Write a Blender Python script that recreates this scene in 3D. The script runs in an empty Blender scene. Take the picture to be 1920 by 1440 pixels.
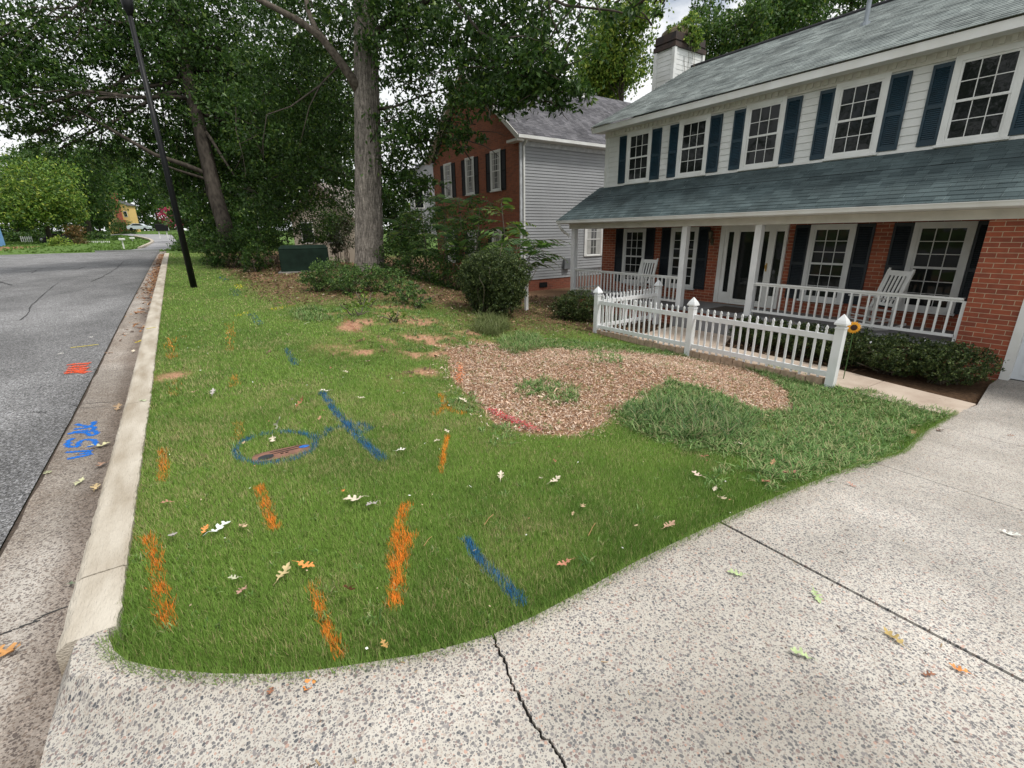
import bpy, bmesh, math, random
import numpy as np
from mathutils import Vector
random.seed(7); rng=np.random.default_rng(11)
S=bpy.context.scene; COL=S.collection
# ---------------- camera ----------------
CF=873.4; CAMZ=2.4
def _R(yaw,pitch,roll):
    cy,sy=math.cos(yaw),math.sin(yaw); f0=np.array([sy,cy,0.]); r=np.array([cy,-sy,0.]); up=np.array([0,0,1.])
    f=f0*math.cos(pitch)-up*math.sin(pitch); d=-(up*math.cos(pitch)+f0*math.sin(pitch))
    return np.array([r*math.cos(roll)+d*math.sin(roll),-r*math.sin(roll)+d*math.cos(roll),f])
RC=_R(.5996,.3125,.0145)
cd=bpy.data.cameras.new('camera'); cam=bpy.data.objects.new('camera',cd); COL.objects.link(cam); S.camera=cam
cd.sensor_width=36; cd.lens=CF/1920*36; cd.clip_start=.05; cd.clip_end=3000
from mathutils import Matrix
cam.matrix_world=Matrix(((RC[0][0],-RC[1][0],-RC[2][0],0),(RC[0][1],-RC[1][1],-RC[2][1],0),(RC[0][2],-RC[1][2],-RC[2][2],CAMZ),(0,0,0,1)))
# ---------------- world, sun ----------------
SUN_EL,SUN_AZ=60,150     # azimuth measured clockwise from +y
w=bpy.data.worlds.new('World'); S.world=w; w.use_nodes=True
nt=w.node_tree; N=nt.nodes; L=nt.links; bg=N['Background']
sky=N.new('ShaderNodeTexSky'); sky.sky_type='NISHITA'; sky.sun_disc=False
sky.sun_elevation=math.radians(SUN_EL); sky.sun_rotation=math.radians(SUN_AZ); sky.air_density=1.2; sky.dust_density=1.5
tc=N.new('ShaderNodeTexCoord'); nz=N.new('ShaderNodeTexNoise'); nz.inputs['Scale'].default_value=2.2; nz.inputs['Detail'].default_value=7; nz.inputs['Roughness'].default_value=.55
mp=N.new('ShaderNodeMapping'); mp.inputs['Scale'].default_value=(1,1,2.2); mp.inputs['Location'].default_value=(3.1,1.2,.4)
rp=N.new('ShaderNodeValToRGB'); rp.color_ramp.elements[0].position=.31; rp.color_ramp.elements[1].position=.42
mx=N.new('ShaderNodeMix'); mx.data_type='RGBA'
n2=N.new('ShaderNodeTexNoise'); n2.inputs['Scale'].default_value=5; n2.inputs['Detail'].default_value=5
r2=N.new('ShaderNodeValToRGB'); r2.color_ramp.elements[0].position=.3; r2.color_ramp.elements[1].position=.7
r2.color_ramp.elements[0].color=(9.6,9.9,10.3,1); r2.color_ramp.elements[1].color=(12.6,12.6,12.6,1)
L.new(tc.outputs['Generated'],mp.inputs['Vector']); L.new(mp.outputs['Vector'],nz.inputs['Vector']); L.new(mp.outputs['Vector'],n2.inputs['Vector'])
L.new(nz.outputs['Fac'],rp.inputs['Fac']); L.new(n2.outputs['Fac'],r2.inputs['Fac'])
L.new(rp.outputs['Color'],mx.inputs['Factor']); L.new(sky.outputs['Color'],mx.inputs[6]); L.new(r2.outputs['Color'],mx.inputs[7])
L.new(mx.outputs[2],bg.inputs['Color']); bg.inputs['Strength'].default_value=.08
sd=bpy.data.lights.new('sun','SUN'); sd.energy=2.5; sd.angle=math.radians(12); sd.color=(1,.96,.9)
sun=bpy.data.objects.new('sun',sd); COL.objects.link(sun)
_a=math.radians(SUN_AZ); _e=math.radians(SUN_EL)
sdir=Vector((math.sin(_a)*math.cos(_e),math.cos(_a)*math.cos(_e),math.sin(_e)))
sun.rotation_euler=sdir.to_track_quat('Z','Y').to_euler()
S.view_settings.view_transform='Standard'; S.view_settings.look='None'; S.view_settings.exposure=.28; S.view_settings.gamma=1
S.cycles.max_bounces=6; S.cycles.transparent_max_bounces=6; S.cycles.diffuse_bounces=3
# ---------------- ground height ----------------
def sm(t): t=np.clip(t,0,1); return t*t*(3-2*t)
YZ=np.array([-400,0,6,12,17,26,32,44,57,64,75,100,130,200,320,900]); ZZ=np.array([.8,.8,.83,.95,1.03,1.16,1.25,1.36,1.4,1.15,1.3,2.5,3.5,5,6.5,10])
YL=np.array([-400,0,26,57,80,110,160,320,900]); ZL=np.array([.8,.8,1.16,1.42,1.6,2.3,3.6,6.5,10])
def zs(y): return np.interp(y,YZ,ZZ)
def G(x,y):
    x=np.asarray(x,float); y=np.asarray(y,float)
    zr=zs(y); k=sm((-x-7)/7); zr=zr*(1-k)+np.interp(y,YL,ZL)*k
    a=np.interp(y,[6,15],[.4,5.8]); b=np.interp(y,[6,13],[8.7,11.0])
    zh=np.interp(y,[0,12,17,24,40,80,200,320,900],[0,0,-.15,.1,.5,1.2,3.,6,10.])
    t=sm((x-a)/(b-a)); z=zr*(1-t)+zh*t
    z=z+.2*np.exp(-((x-6.2)**2+(y-18.2)**2)/5.)+.22*np.exp(-(((x-5.6)/1.4)**2+((y-4.6)/1.3)**2))
    return z
def ray(u,v): return RC.T@np.array([(u-960)/CF,(v-720)/CF,1.])
def at(u,v,dz=0.):
    """point of the terrain seen at a pixel of the 1920 frame"""
    r=ray(u,v); ts=np.concatenate([np.arange(.5,30,.02),np.arange(30,400,.3)])
    p=ts[:,None]*r; h=CAMZ+p[:,2]-(G(p[:,0],p[:,1])+dz); i=np.argmax(h<=0)
    if h[i]>0: i=len(ts)-1
    a,b=ts[max(i-1,0)],ts[i]
    for _ in range(20):
        m=(a+b)/2; q=r*m
        if CAMZ+q[2]-float(G(q[0],q[1]))-dz>0:a=m
        else:b=m
    q=r*b; return (float(q[0]),float(q[1]),float(CAMZ+q[2]))
def atD(u,v,d): q=ray(u,v)*d; return np.array([q[0],q[1],CAMZ+q[2]])
def onX(u,v,x): r=ray(u,v); q=r*x/r[0]; return (x,q[1],CAMZ+q[2])
def onY(u,v,y): r=ray(u,v); q=r*y/r[1]; return (q[0],y,CAMZ+q[2])
def proj(P):
    c=(P-np.array([0,0,CAMZ]))@RC.T; return 960+CF*c[:,0]/c[:,2],720+CF*c[:,1]/c[:,2],c[:,2]
def pip(x,y,poly):
    ins=np.zeros(x.shape,bool); n=len(poly)
    for i in range(n):
        x1,y1=poly[i][:2]; x2,y2=poly[(i+1)%n][:2]
        if y1==y2: continue
        c=((y1>y)!=(y2>y))&(x<(x2-x1)*(y-y1)/(y2-y1)+x1); ins^=c
    return ins
def vnoise(x,y,s=1.,seed=0):
    """smooth 2D value noise 0..1"""
    x=x*s+seed*17.3; y=y*s-seed*9.1
    xi=np.floor(x); yi=np.floor(y); fx=x-xi; fy=y-yi; fx=fx*fx*(3-2*fx); fy=fy*fy*(3-2*fy)
    h=lambda a,b: np.modf(np.abs(np.sin(a*127.1+b*311.7+seed)*43758.5453))[0]
    return (h(xi,yi)*(1-fx)+h(xi+1,yi)*fx)*(1-fy)+(h(xi,yi+1)*(1-fx)+h(xi+1,yi+1)*fx)*fy
def fbm(x,y,s,seed=0): return .5*vnoise(x,y,s,seed)+.3*vnoise(x,y,s*2.1,seed+1)+.2*vnoise(x,y,s*4.3,seed+2)
# ---------------- materials ----------------
MATS={}
def newmat(n):
    m=bpy.data.materials.new(n); m.use_nodes=True; t=m.node_tree; b=t.nodes['Principled BSDF']; return m,t,b
def setc(b,c,r=.7,met=0,spec=None):
    b.inputs['Base Color'].default_value=(*c,1); b.inputs['Roughness'].default_value=r; b.inputs['Metallic'].default_value=met
    if spec is not None: b.inputs['Specular IOR Level'].default_value=spec
def mat(n,c,rough=.7,var=.12,scale=6.,bump=0.,bscale=40.,met=0.,c2=None,spec=None,stretch=(1,1,1),det=6):
    """plain material with noise mottling and optional bump"""
    if n in MATS: return MATS[n]
    m,t,b=newmat(n); setc(b,c,rough,met,spec); nd=t.nodes; lk=t.links
    co=nd.new('ShaderNodeTexCoord'); mp=nd.new('ShaderNodeMapping'); mp.inputs['Scale'].default_value=stretch; lk.new(co.outputs['Object'],mp.inputs['Vector'])
    z=nd.new('ShaderNodeTexNoise'); z.inputs['Scale'].default_value=scale; z.inputs['Detail'].default_value=det; lk.new(mp.outputs['Vector'],z.inputs['Vector'])
    r=nd.new('ShaderNodeValToRGB'); e=r.color_ramp.elements; e[0].position=.3; e[1].position=.7
    if c2 is None: c2=tuple(x*(1-2*var) for x in c); c1=tuple(min(1,x*(1+var)) for x in c)
    else: c1=c
    e[0].color=(*c2,1); e[1].color=(*c1,1); lk.new(z.outputs['Fac'],r.inputs['Fac']); lk.new(r.outputs['Color'],b.inputs['Base Color'])
    if bump:
        z2=nd.new('ShaderNodeTexNoise'); z2.inputs['Scale'].default_value=bscale; z2.inputs['Detail'].default_value=4; lk.new(mp.outputs['Vector'],z2.inputs['Vector'])
        bp=nd.new('ShaderNodeBump'); bp.inputs['Strength'].default_value=bump; bp.inputs['Distance'].default_value=.01; lk.new(z2.outputs['Fac'],bp.inputs['Height']); lk.new(bp.outputs['Normal'],b.inputs['Normal'])
    MATS[n]=m; return m
def mat_vcol(n,rough=.6,trans=0.,spec=.3,nscale=0,nvar=.3):
    m,t,b=newmat(n); setc(b,(1,1,1),rough,0,spec); nd=t.nodes; lk=t.links
    a=nd.new('ShaderNodeAttribute'); a.attribute_name='col'; src=a.outputs['Color']
    if nscale:
        co=nd.new('ShaderNodeTexCoord'); z=nd.new('ShaderNodeTexNoise'); z.inputs['Scale'].default_value=nscale; z.inputs['Detail'].default_value=8; z.inputs['Roughness'].default_value=.7
        lk.new(co.outputs['Object'],z.inputs['Vector']); r=nd.new('ShaderNodeValToRGB'); e=r.color_ramp.elements; e[0].position=.35; e[1].position=.65
        e[0].color=(1-nvar,)*3+(1,); e[1].color=(1+nvar*.6,)*3+(1,); lk.new(z.outputs['Fac'],r.inputs['Fac'])
        x=nd.new('ShaderNodeMix'); x.data_type='RGBA'; x.blend_type='MULTIPLY'; x.inputs['Factor'].default_value=1; lk.new(src,x.inputs[6]); lk.new(r.outputs['Color'],x.inputs[7]); src=x.outputs[2]
        bp=nd.new('ShaderNodeBump'); bp.inputs['Strength'].default_value=.5; bp.inputs['Distance'].default_value=.02; lk.new(z.outputs['Fac'],bp.inputs['Height']); lk.new(bp.outputs['Normal'],b.inputs['Normal'])
    lk.new(src,b.inputs['Base Color'])
    if trans:
        tr=nd.new('ShaderNodeBsdfTranslucent'); lk.new(src,tr.inputs['Color']); ms=nd.new('ShaderNodeMixShader'); ms.inputs['Fac'].default_value=trans
        lk.new(b.outputs['BSDF'],ms.inputs[1]); lk.new(tr.outputs['BSDF'],ms.inputs[2]); lk.new(ms.outputs['Shader'],nd['Material Output'].inputs['Surface'])
    return m
def planar(t,axes):
    nd=t.nodes; lk=t.links; co=nd.new('ShaderNodeTexCoord'); s=nd.new('ShaderNodeSeparateXYZ'); lk.new(co.outputs['Object'],s.inputs[0])
    c=nd.new('ShaderNodeCombineXYZ'); lk.new(s.outputs[axes[0]],c.inputs[0]); lk.new(s.outputs[axes[1]],c.inputs[1]); return c.outputs[0]
def mat_brick(n,axes,c1=(.33,.085,.04),c2=(.21,.055,.032),mort=(.46,.36,.25),bw=.245,rh=.08,ms=.011):
    m,t,b=newmat(n); nd=t.nodes; lk=t.links; v=planar(t,axes)
    k=nd.new('ShaderNodeTexBrick'); k.inputs['Scale'].default_value=1; k.inputs['Brick Width'].default_value=bw; k.inputs['Row Height'].default_value=rh; k.inputs['Mortar Size'].default_value=ms/2; k.inputs['Mortar Smooth'].default_value=.3
    k.inputs['Color1'].default_value=(*c1,1); k.inputs['Color2'].default_value=(*c2,1); k.inputs['Mortar'].default_value=(*mort,1); k.inputs['Bias'].default_value=-.1; lk.new(v,k.inputs['Vector'])
    z=nd.new('ShaderNodeTexNoise'); z.inputs['Scale'].default_value=9; z.inputs['Detail'].default_value=8; lk.new(v,z.inputs['Vector'])
    r=nd.new('ShaderNodeValToRGB'); r.color_ramp.elements[0].color=(.62,.62,.62,1); r.color_ramp.elements[1].color=(1.25,1.2,1.15,1); lk.new(z.outputs['Fac'],r.inputs['Fac'])
    x=nd.new('ShaderNodeMix'); x.data_type='RGBA'; x.blend_type='MULTIPLY'; x.inputs['Factor'].default_value=1; lk.new(k.outputs['Color'],x.inputs[6]); lk.new(r.outputs['Color'],x.inputs[7]); lk.new(x.outputs[2],b.inputs['Base Color'])
    bp=nd.new('ShaderNodeBump'); bp.inputs['Strength'].default_value=.6; bp.inputs['Distance'].default_value=.008; bp.invert=True; lk.new(k.outputs['Fac'],bp.inputs['Height']); lk.new(bp.outputs['Normal'],b.inputs['Normal'])
    b.inputs['Roughness'].default_value=.85; return m
def mat_shingle(n,axes,c1,c2,gap,bw=.3,rh=.145):
    m,t,b=newmat(n); nd=t.nodes; lk=t.links; v=planar(t,axes)
    k=nd.new('ShaderNodeTexBrick'); k.inputs['Scale'].default_value=1; k.inputs['Brick Width'].default_value=bw; k.inputs['Row Height'].default_value=rh; k.inputs['Mortar Size'].default_value=.003; k.inputs['Mortar Smooth'].default_value=.5; k.offset=.37; k.offset_frequency=3; k.squash=.6; k.squash_frequency=2
    k.inputs['Color1'].default_value=(*c1,1); k.inputs['Color2'].default_value=(*c2,1); k.inputs['Mortar'].default_value=(*gap,1); lk.new(v,k.inputs['Vector'])
    z=nd.new('ShaderNodeTexNoise'); z.inputs['Scale'].default_value=60; z.inputs['Detail'].default_value=6; z.inputs['Roughness'].default_value=.7; lk.new(v,z.inputs['Vector'])
    z2=nd.new('ShaderNodeTexNoise'); z2.inputs['Scale'].default_value=1.1; z2.inputs['Detail'].default_value=4; lk.new(v,z2.inputs['Vector'])
    ad=nd.new('ShaderNodeMath'); ad.operation='ADD'; lk.new(z.outputs['Fac'],ad.inputs[0]); lk.new(z2.outputs['Fac'],ad.inputs[1])
    r=nd.new('ShaderNodeMapRange'); r.inputs['From Min'].default_value=.75; r.inputs['From Max'].default_value=1.25; r.inputs['To Min'].default_value=.55; r.inputs['To Max'].default_value=1.4; lk.new(ad.outputs[0],r.inputs['Value'])
    x=nd.new('ShaderNodeVectorMath'); x.operation='SCALE'; lk.new(k.outputs['Color'],x.inputs[0]); lk.new(r.outputs['Result'],x.inputs['Scale']); lk.new(x.outputs['Vector'],b.inputs['Base Color'])
    b.inputs['Roughness'].default_value=.92; b.inputs['Specular IOR Level'].default_value=.2; return m
def mat_aggregate(n,base,base2,stones,sc,thr,far=.5,rough=.8,big=.25,stain=(.8,.8,.8)):
    """exposed aggregate: voronoi pebbles of mixed colour in a matrix"""
    m,t,b=newmat(n); nd=t.nodes; lk=t.links; co=nd.new('ShaderNodeTexCoord')
    nzd=nd.new('ShaderNodeTexNoise'); nzd.inputs['Scale'].default_value=sc*.9; nzd.inputs['Detail'].default_value=2; lk.new(co.outputs['Object'],nzd.inputs['Vector'])
    vm=nd.new('ShaderNodeVectorMath'); vm.operation='SCALE'; vm.inputs['Scale'].default_value=.35/sc; lk.new(nzd.outputs['Color'],vm.inputs[0])
    va=nd.new('ShaderNodeVectorMath'); va.operation='ADD'; lk.new(co.outputs['Object'],va.inputs[0]); lk.new(vm.outputs['Vector'],va.inputs[1])
    def layer(scale,th,seed):
        mp=nd.new('ShaderNodeMapping'); mp.inputs['Location'].default_value=(seed,seed*.7,0); mp.inputs['Scale'].default_value=(1,1,0); mp.inputs['Rotation'].default_value=(0,0,seed); lk.new(va.outputs['Vector'],mp.inputs['Vector'])
        vo=nd.new('ShaderNodeTexVoronoi'); vo.voronoi_dimensions='2D'; vo.inputs['Scale'].default_value=scale; vo.inputs['Randomness'].default_value=1; lk.new(mp.outputs['Vector'],vo.inputs['Vector'])
        s=nd.new('ShaderNodeSeparateColor'); lk.new(vo.outputs['Color'],s.inputs[0])
        th_=nd.new('ShaderNodeMath'); th_.operation='MULTIPLY'; lk.new(s.outputs[0],th_.inputs[0]); th_.inputs[1].default_value=th
        lt=nd.new('ShaderNodeMapRange'); lt.inputs['To Min'].default_value=1; lt.inputs['To Max'].default_value=0; lk.new(vo.outputs['Distance'],lt.inputs['Value']); lk.new(th_.outputs[0],lt.inputs['From Max'])
        sb=nd.new('ShaderNodeMath'); sb.operation='SUBTRACT'; lk.new(th_.outputs[0],sb.inputs[0]); sb.inputs[1].default_value=.06; lk.new(sb.outputs[0],lt.inputs['From Min'])
        rp=nd.new('ShaderNodeValToRGB'); rp.color_ramp.interpolation='CONSTANT'; el=rp.color_ramp.elements
        while len(el)<len(stones): el.new(.5)
        for i,(p,c) in enumerate(stones): el[i].position=p; el[i].color=(*c,1)
        lk.new(s.outputs[1],rp.inputs['Fac']); return lt.outputs['Result'],rp.outputs['Color']
    zb=nd.new('ShaderNodeTexNoise'); zb.inputs['Scale'].default_value=.9; zb.inputs['Detail'].default_value=8; zb.inputs['Roughness'].default_value=.65; lk.new(co.outputs['Object'],zb.inputs['Vector'])
    rb=nd.new('ShaderNodeValToRGB'); rb.color_ramp.elements[0].position=.35; rb.color_ramp.elements[1].position=.68; rb.color_ramp.elements[0].color=(*base2,1); rb.color_ramp.elements[1].color=(*base,1); lk.new(zb.outputs['Fac'],rb.inputs['Fac'])
    src=rb.outputs['Color']; hs=[]
    for scale,th,seed in ((sc*1.9,thr,3.1),(sc,thr*1.0,1.7),(sc*.62,thr*.62,5.3)):
        f,c=layer(scale,th,seed); x=nd.new('ShaderNodeMix'); x.data_type='RGBA'; lk.new(f,x.inputs['Factor']); lk.new(src,x.inputs[6]); lk.new(c,x.inputs[7]); src=x.outputs[2]; hs.append(f)
    zs_=nd.new('ShaderNodeTexNoise'); zs_.inputs['Scale'].default_value=.45; zs_.inputs['Detail'].default_value=9; zs_.inputs['Roughness'].default_value=.7; lk.new(co.outputs['Object'],zs_.inputs['Vector'])
    rs=nd.new('ShaderNodeValToRGB'); rs.color_ramp.elements[0].position=.38; rs.color_ramp.elements[1].position=.62; rs.color_ramp.elements[0].color=(*stain,1); rs.color_ramp.elements[1].color=(1.05,1.05,1.05,1); lk.new(zs_.outputs['Fac'],rs.inputs['Fac'])
    x=nd.new('ShaderNodeMix'); x.data_type='RGBA'; x.blend_type='MULTIPLY'; x.inputs['Factor'].default_value=1; lk.new(src,x.inputs[6]); lk.new(rs.outputs['Color'],x.inputs[7])
    at_=nd.new('ShaderNodeAttribute'); at_.attribute_name='col'; y_=nd.new('ShaderNodeMix'); y_.data_type='RGBA'; y_.blend_type='MULTIPLY'; y_.inputs['Factor'].default_value=1; lk.new(x.outputs[2],y_.inputs[6]); lk.new(at_.outputs['Color'],y_.inputs[7]); lk.new(y_.outputs[2],b.inputs['Base Color'])
    bp=nd.new('ShaderNodeBump'); bp.inputs['Strength'].default_value=.35; bp.inputs['Distance'].default_value=.004; lk.new(hs[1],bp.inputs['Height']); lk.new(bp.outputs['Normal'],b.inputs['Normal'])
    b.inputs['Roughness'].default_value=rough; b.inputs['Specular IOR Level'].default_value=.3; return m
def mat_glass(n='window_glass',tint=(.012,.014,.014)):
    m,t,b=newmat(n); setc(b,tint,.03,0,.28); nd=t.nodes; lk=t.links
    co=nd.new('ShaderNodeTexCoord'); z=nd.new('ShaderNodeTexNoise'); z.inputs['Scale'].default_value=2.5; lk.new(co.outputs['Object'],z.inputs['Vector'])
    bp=nd.new('ShaderNodeBump'); bp.inputs['Strength'].default_value=.08; bp.inputs['Distance'].default_value=.05; lk.new(z.outputs['Fac'],bp.inputs['Height']); lk.new(bp.outputs['Normal'],b.inputs['Normal']); return m
WHITE=mat('white_paint',(.75,.76,.75),.5,.05,2.2,.15,60,0,(.62,.62,.59))
VINYL=mat('white_vinyl',(.8,.82,.84),.38,.03,2.6,0,10,0,(.66,.68,.67))
TRIM=mat('cream_trim',(.62,.60,.55),.6,.06,4,.1,40)
SIDW=mat('white_siding_paint',(.73,.74,.73),.6,.07,1.6,.25,70,0,(.60,.605,.58))
SIDG=mat('grey_vinyl_siding',(.305,.315,.325),.55,.05,1.2,.1,50)
DARKN=mat('darker_navy_shutters',(.004,.010,.017),.5,.15,4)  # lower porch shutters, a darker navy than the upper ones
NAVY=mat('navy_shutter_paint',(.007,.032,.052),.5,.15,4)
BLACKP=mat('black_paint',(.008,.009,.010),.5,.2,8,0,10,0,None,.25)
GLASS=mat_glass(); GLASSC=mat_glass('curtained_glass',(.10,.10,.10))
CURT=mat('curtain_cloth',(.42,.42,.40),.9,.1,3,0,10,0,None,None,(8,8,1))
BRX=mat_brick('red_brick_front',(1,2)); BRY=mat_brick('red_brick_side',(0,2))
BRN=mat_brick('neighbour_brick_front',(1,2),(.32,.105,.052),(.22,.075,.042),(.21,.14,.10)); BRNY=mat_brick('neighbour_brick_side',(0,2),(.26,.078,.042),(.18,.056,.034),(.21,.14,.10))
SHG=mat_shingle('green_grey_shingles',(1,0),(.25,.28,.27),(.13,.15,.148),(.035,.04,.04))
SHP=mat_shingle('purple_grey_shingles',(0,1),(.135,.132,.142),(.068,.067,.075),(.02,.02,.02))
BARK=mat('oak_bark',(.30,.26,.215),.9,.2,9,1.0,22,0,(.085,.07,.06),.1,(1,1,.16))
BARKD=mat('dark_bark',(.10,.085,.07),.9,.2,9,.8,22,0,(.035,.03,.025),.1,(1,1,.2))
WOODG=mat('grey_stem',(.13,.11,.08),.9,.2,20)
AGG=mat_aggregate('exposed_aggregate',(.565,.535,.48),(.45,.425,.38),[(0,(.18,.175,.175)),(.3,(.27,.255,.25)),(.5,(.37,.34,.315)),(.64,(.26,.20,.185)),(.76,(.42,.37,.325)),(.90,(.48,.33,.27)),(.94,(.10,.105,.115))],74,.55,stain=(.82,.81,.79))
GUT=mat_aggregate('gutter_concrete',(.40,.37,.33),(.30,.27,.24),[(0,(.15,.13,.12)),(.4,(.45,.42,.38)),(.7,(.24,.2,.17)),(.9,(.5,.45,.4))],75,.6,stain=(.7,.64,.58))
ASP=mat_aggregate('asphalt',(.205,.203,.20),(.155,.153,.15),[(0,(.05,.05,.052)),(.3,(.27,.27,.28)),(.6,(.44,.44,.45)),(.85,(.10,.10,.10))],62,.62,stain=(.78,.78,.78))
CONC=mat('curb_concrete',(.53,.485,.41),.9,.1,7,1.0,110,0,(.30,.25,.185),None,(1,.22,1),det=15)
WALK=mat('walk_concrete',(.50,.42,.34),.85,.1,2.5,.4,150,0,(.36,.28,.22),det=9)
PFLO=mat('porch_concrete',(.20,.20,.205),.8,.1,3,.2,60)
# ---------------- mesh helpers ----------------
def link(o,parent=None):
    COL.objects.link(o)
    if parent is not None: o.parent=parent
    return o
def tag(o,label=None,cat=None,group=None,kind=None):
    if label: o['label']=label
    if cat: o['category']=cat
    if group: o['group']=group
    if kind: o['kind']=kind
    return o
def empty(name,loc,label,cat,group=None,rz=0):
    o=bpy.data.objects.new(name,None); o.empty_display_size=.2; link(o); o.location=loc; o.rotation_euler=(0,0,rz); return tag(o,label,cat,group)
def npmesh(name,V,F,m,parent=None,col=None,smooth=False,n=None):
    """V (N,3); F (M,k) with constant k"""
    me=bpy.data.meshes.new(name); V=np.ascontiguousarray(V,dtype=np.float32); F=np.ascontiguousarray(F,dtype=np.int32); k=F.shape[1]
    me.vertices.add(len(V)); me.vertices.foreach_set('co',V.ravel()); me.loops.add(F.size); me.loops.foreach_set('vertex_index',F.ravel())
    me.polygons.add(len(F)); me.polygons.foreach_set('loop_start',np.arange(0,F.size,k,dtype=np.int32)); me.polygons.foreach_set('loop_total',np.full(len(F),k,dtype=np.int32))
    me.polygons.foreach_set('use_smooth',np.full(len(F),smooth)); me.materials.append(m); me.update(calc_edges=True)
    if col is not None:
        a=me.attributes.new('col','FLOAT_COLOR','POINT'); c=np.ones((len(V),4),np.float32); c[:,:3]=col; a.data.foreach_set('color',c.ravel())
    o=bpy.data.objects.new(name,me); link(o,parent)
    if parent is not None and parent.type=='EMPTY':
        pass
    return o
class MB:
    """boxes, prisms, tubes gathered into one mesh in world coordinates"""
    def __init__(s): s.v=[]; s.f=[]
    def add(s,vs,fs):
        o=len(s.v); s.v+=[tuple(map(float,p)) for p in vs]; s.f+=[tuple(i+o for i in f) for f in fs]
    def box(s,a,b):
        x0,y0,z0=(min(a[i],b[i]) for i in range(3)); x1,y1,z1=(max(a[i],b[i]) for i in range(3))
        s.add([(x0,y0,z0),(x1,y0,z0),(x1,y1,z0),(x0,y1,z0),(x0,y0,z1),(x1,y0,z1),(x1,y1,z1),(x0,y1,z1)],[(0,3,2,1),(4,5,6,7),(0,1,5,4),(1,2,6,5),(2,3,7,6),(3,0,4,7)]); return s
    def bar(s,p,q,w,h,up=(0,0,1)):
        p=Vector(p);q=Vector(q);d=(q-p).normalized();u=Vector(up); r=d.cross(u)
        if r.length<1e-4: r=d.cross(Vector((1,0,0)))
        r.normalize(); u=r.cross(d); vs=[]
        for c in (p,q):
            for a,b in ((-1,-1),(1,-1),(1,1),(-1,1)): vs.append(c+r*a*w/2+u*b*h/2)
        s.add(vs,[(3,2,1,0),(4,5,6,7),(0,1,5,4),(1,2,6,5),(2,3,7,6),(3,0,4,7)]); return s
    def tube(s,pts,rad,n=8,cap=True,jit=0):
        pts=[Vector(p) for p in pts]; k=len(pts)
        if not hasattr(rad,'__len__'): rad=[rad]*k
        o=len(s.v); prev=None
        for i,p in enumerate(pts):
            d=(pts[min(i+1,k-1)]-pts[max(i-1,0)]).normalized()
            if prev is None:
                r=d.cross(Vector((0,0,1)));
                if r.length<.1: r=d.cross(Vector((0,1,0)))
            else: r=prev-d*prev.dot(d)
            r.normalize(); prev=r; u=d.cross(r)
            for j in range(n):
                a=2*math.pi*j/n; R_=rad[i]*(1+(random.uniform(-jit,jit) if jit else 0)); q=p+(r*math.cos(a)+u*math.sin(a))*R_; s.v.append(tuple(q))
        for i in range(k-1):
            for j in range(n): s.f.append((o+i*n+j,o+i*n+(j+1)%n,o+(i+1)*n+(j+1)%n,o+(i+1)*n+j))
        if cap: s.f.append(tuple(o+j for j in range(n))[::-1]); s.f.append(tuple(o+(k-1)*n+j for j in range(n)))
        return s
    def quad(s,a,b,c,d): s.add([a,b,c,d],[(0,1,2,3)]); return s
    def build(s,name,m,parent=None,smooth=False,bevel=0):
        me=bpy.data.meshes.new(name); off=Vector((0,0,0))
        if parent is not None:
            p=parent
            while p is not None: off+=p.location; p=p.parent
        me.from_pydata([tuple(Vector(v)-off) for v in s.v],[],s.f); me.materials.append(m); me.update()
        if smooth: me.polygons.foreach_set('use_smooth',[True]*len(me.polygons))
        o=bpy.data.objects.new(name,me); link(o,parent)
        if bevel:
            b=o.modifiers.new('bevel','BEVEL'); b.width=bevel; b.segments=2; b.limit_method='ANGLE'
        return o
def struct(o,kind='structure'): o['kind']=kind; return o
def copy_tree(o,parent=None):
    c=o.copy(); COL.objects.link(c); c.parent=parent
    for ch in list(o.children): copy_tree(ch,c)
    return c
# ---------------- region polygons (world XY) ----------------
def XY(pts,dz=0): return [at(u,v,dz)[:2] for u,v in pts]
EDGEPX=[(205,1168),(205,1200),(216,1225),(240,1243),(300,1258),(400,1267),(500,1268),(600,1260),(700,1245),(780,1232),(850,1215),(925,1190),(1000,1160),(1100,1107),(1200,1052),(1270,1018),(1330,990),(1400,957),(1500,915),(1600,876),(1690,850),(1730,812),(1790,775)]
EDGE=XY(EDGEPX)
def xa(y): return -1.15-.004*y   # asphalt edge
def xf(y): return -.72-.0035*y   # curb face
def xg(y): return -.51-.0015*y   # curb back
MULCH=XY([(838,650),(905,640),(985,652),(1075,650),(1180,655),(1290,668),(1400,690),(1462,712),(1490,750),(1488,775),(1400,770),(1330,745),(1265,722),(1215,740),(1170,765),(1120,800),(1070,815),(985,812),(930,795),(900,760),(850,715),(840,690)])
WEED=XY([(1150,770),(1215,735),(1265,712),(1340,735),(1420,770),(1500,772),(1480,735),(1440,705),(1400,690),(1450,685),(1560,725),(1640,735),(1700,755),(1790,775),(1700,800),(1700,835),(1640,870),(1560,885),(1500,905),(1430,900),(1400,850),(1300,845),(1180,805)])
LAWN=[(xg(2.3),2.3)]+EDGE[1:]+[(7.85,1.5),(7.95,8.6),(11.5,9.6),(12.5,14),(11,17),(8,30),(4,44),(xg(44),44)]+[(xg(y),y) for y in (30,20,10)]
BARE=[(at(u,v)[:2],rx,ry) for u,v,rx,ry in ((735,635,.9,.35),(700,655,.45,.25),(312,703,.20,.16),(742,572,.45,.3),(655,610,.2,.4),(800,700,.5,.4),(1690,800,.18,.3),(770,600,.6,.5),(690,600,.5,.3),(830,640,.5,.5),(600,590,.5,.25),(870,620,.4,.3),(850,655,.35,.4),(900,640,.4,.3),(720,585,.35,.2),(800,660,.5,.35))]
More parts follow.
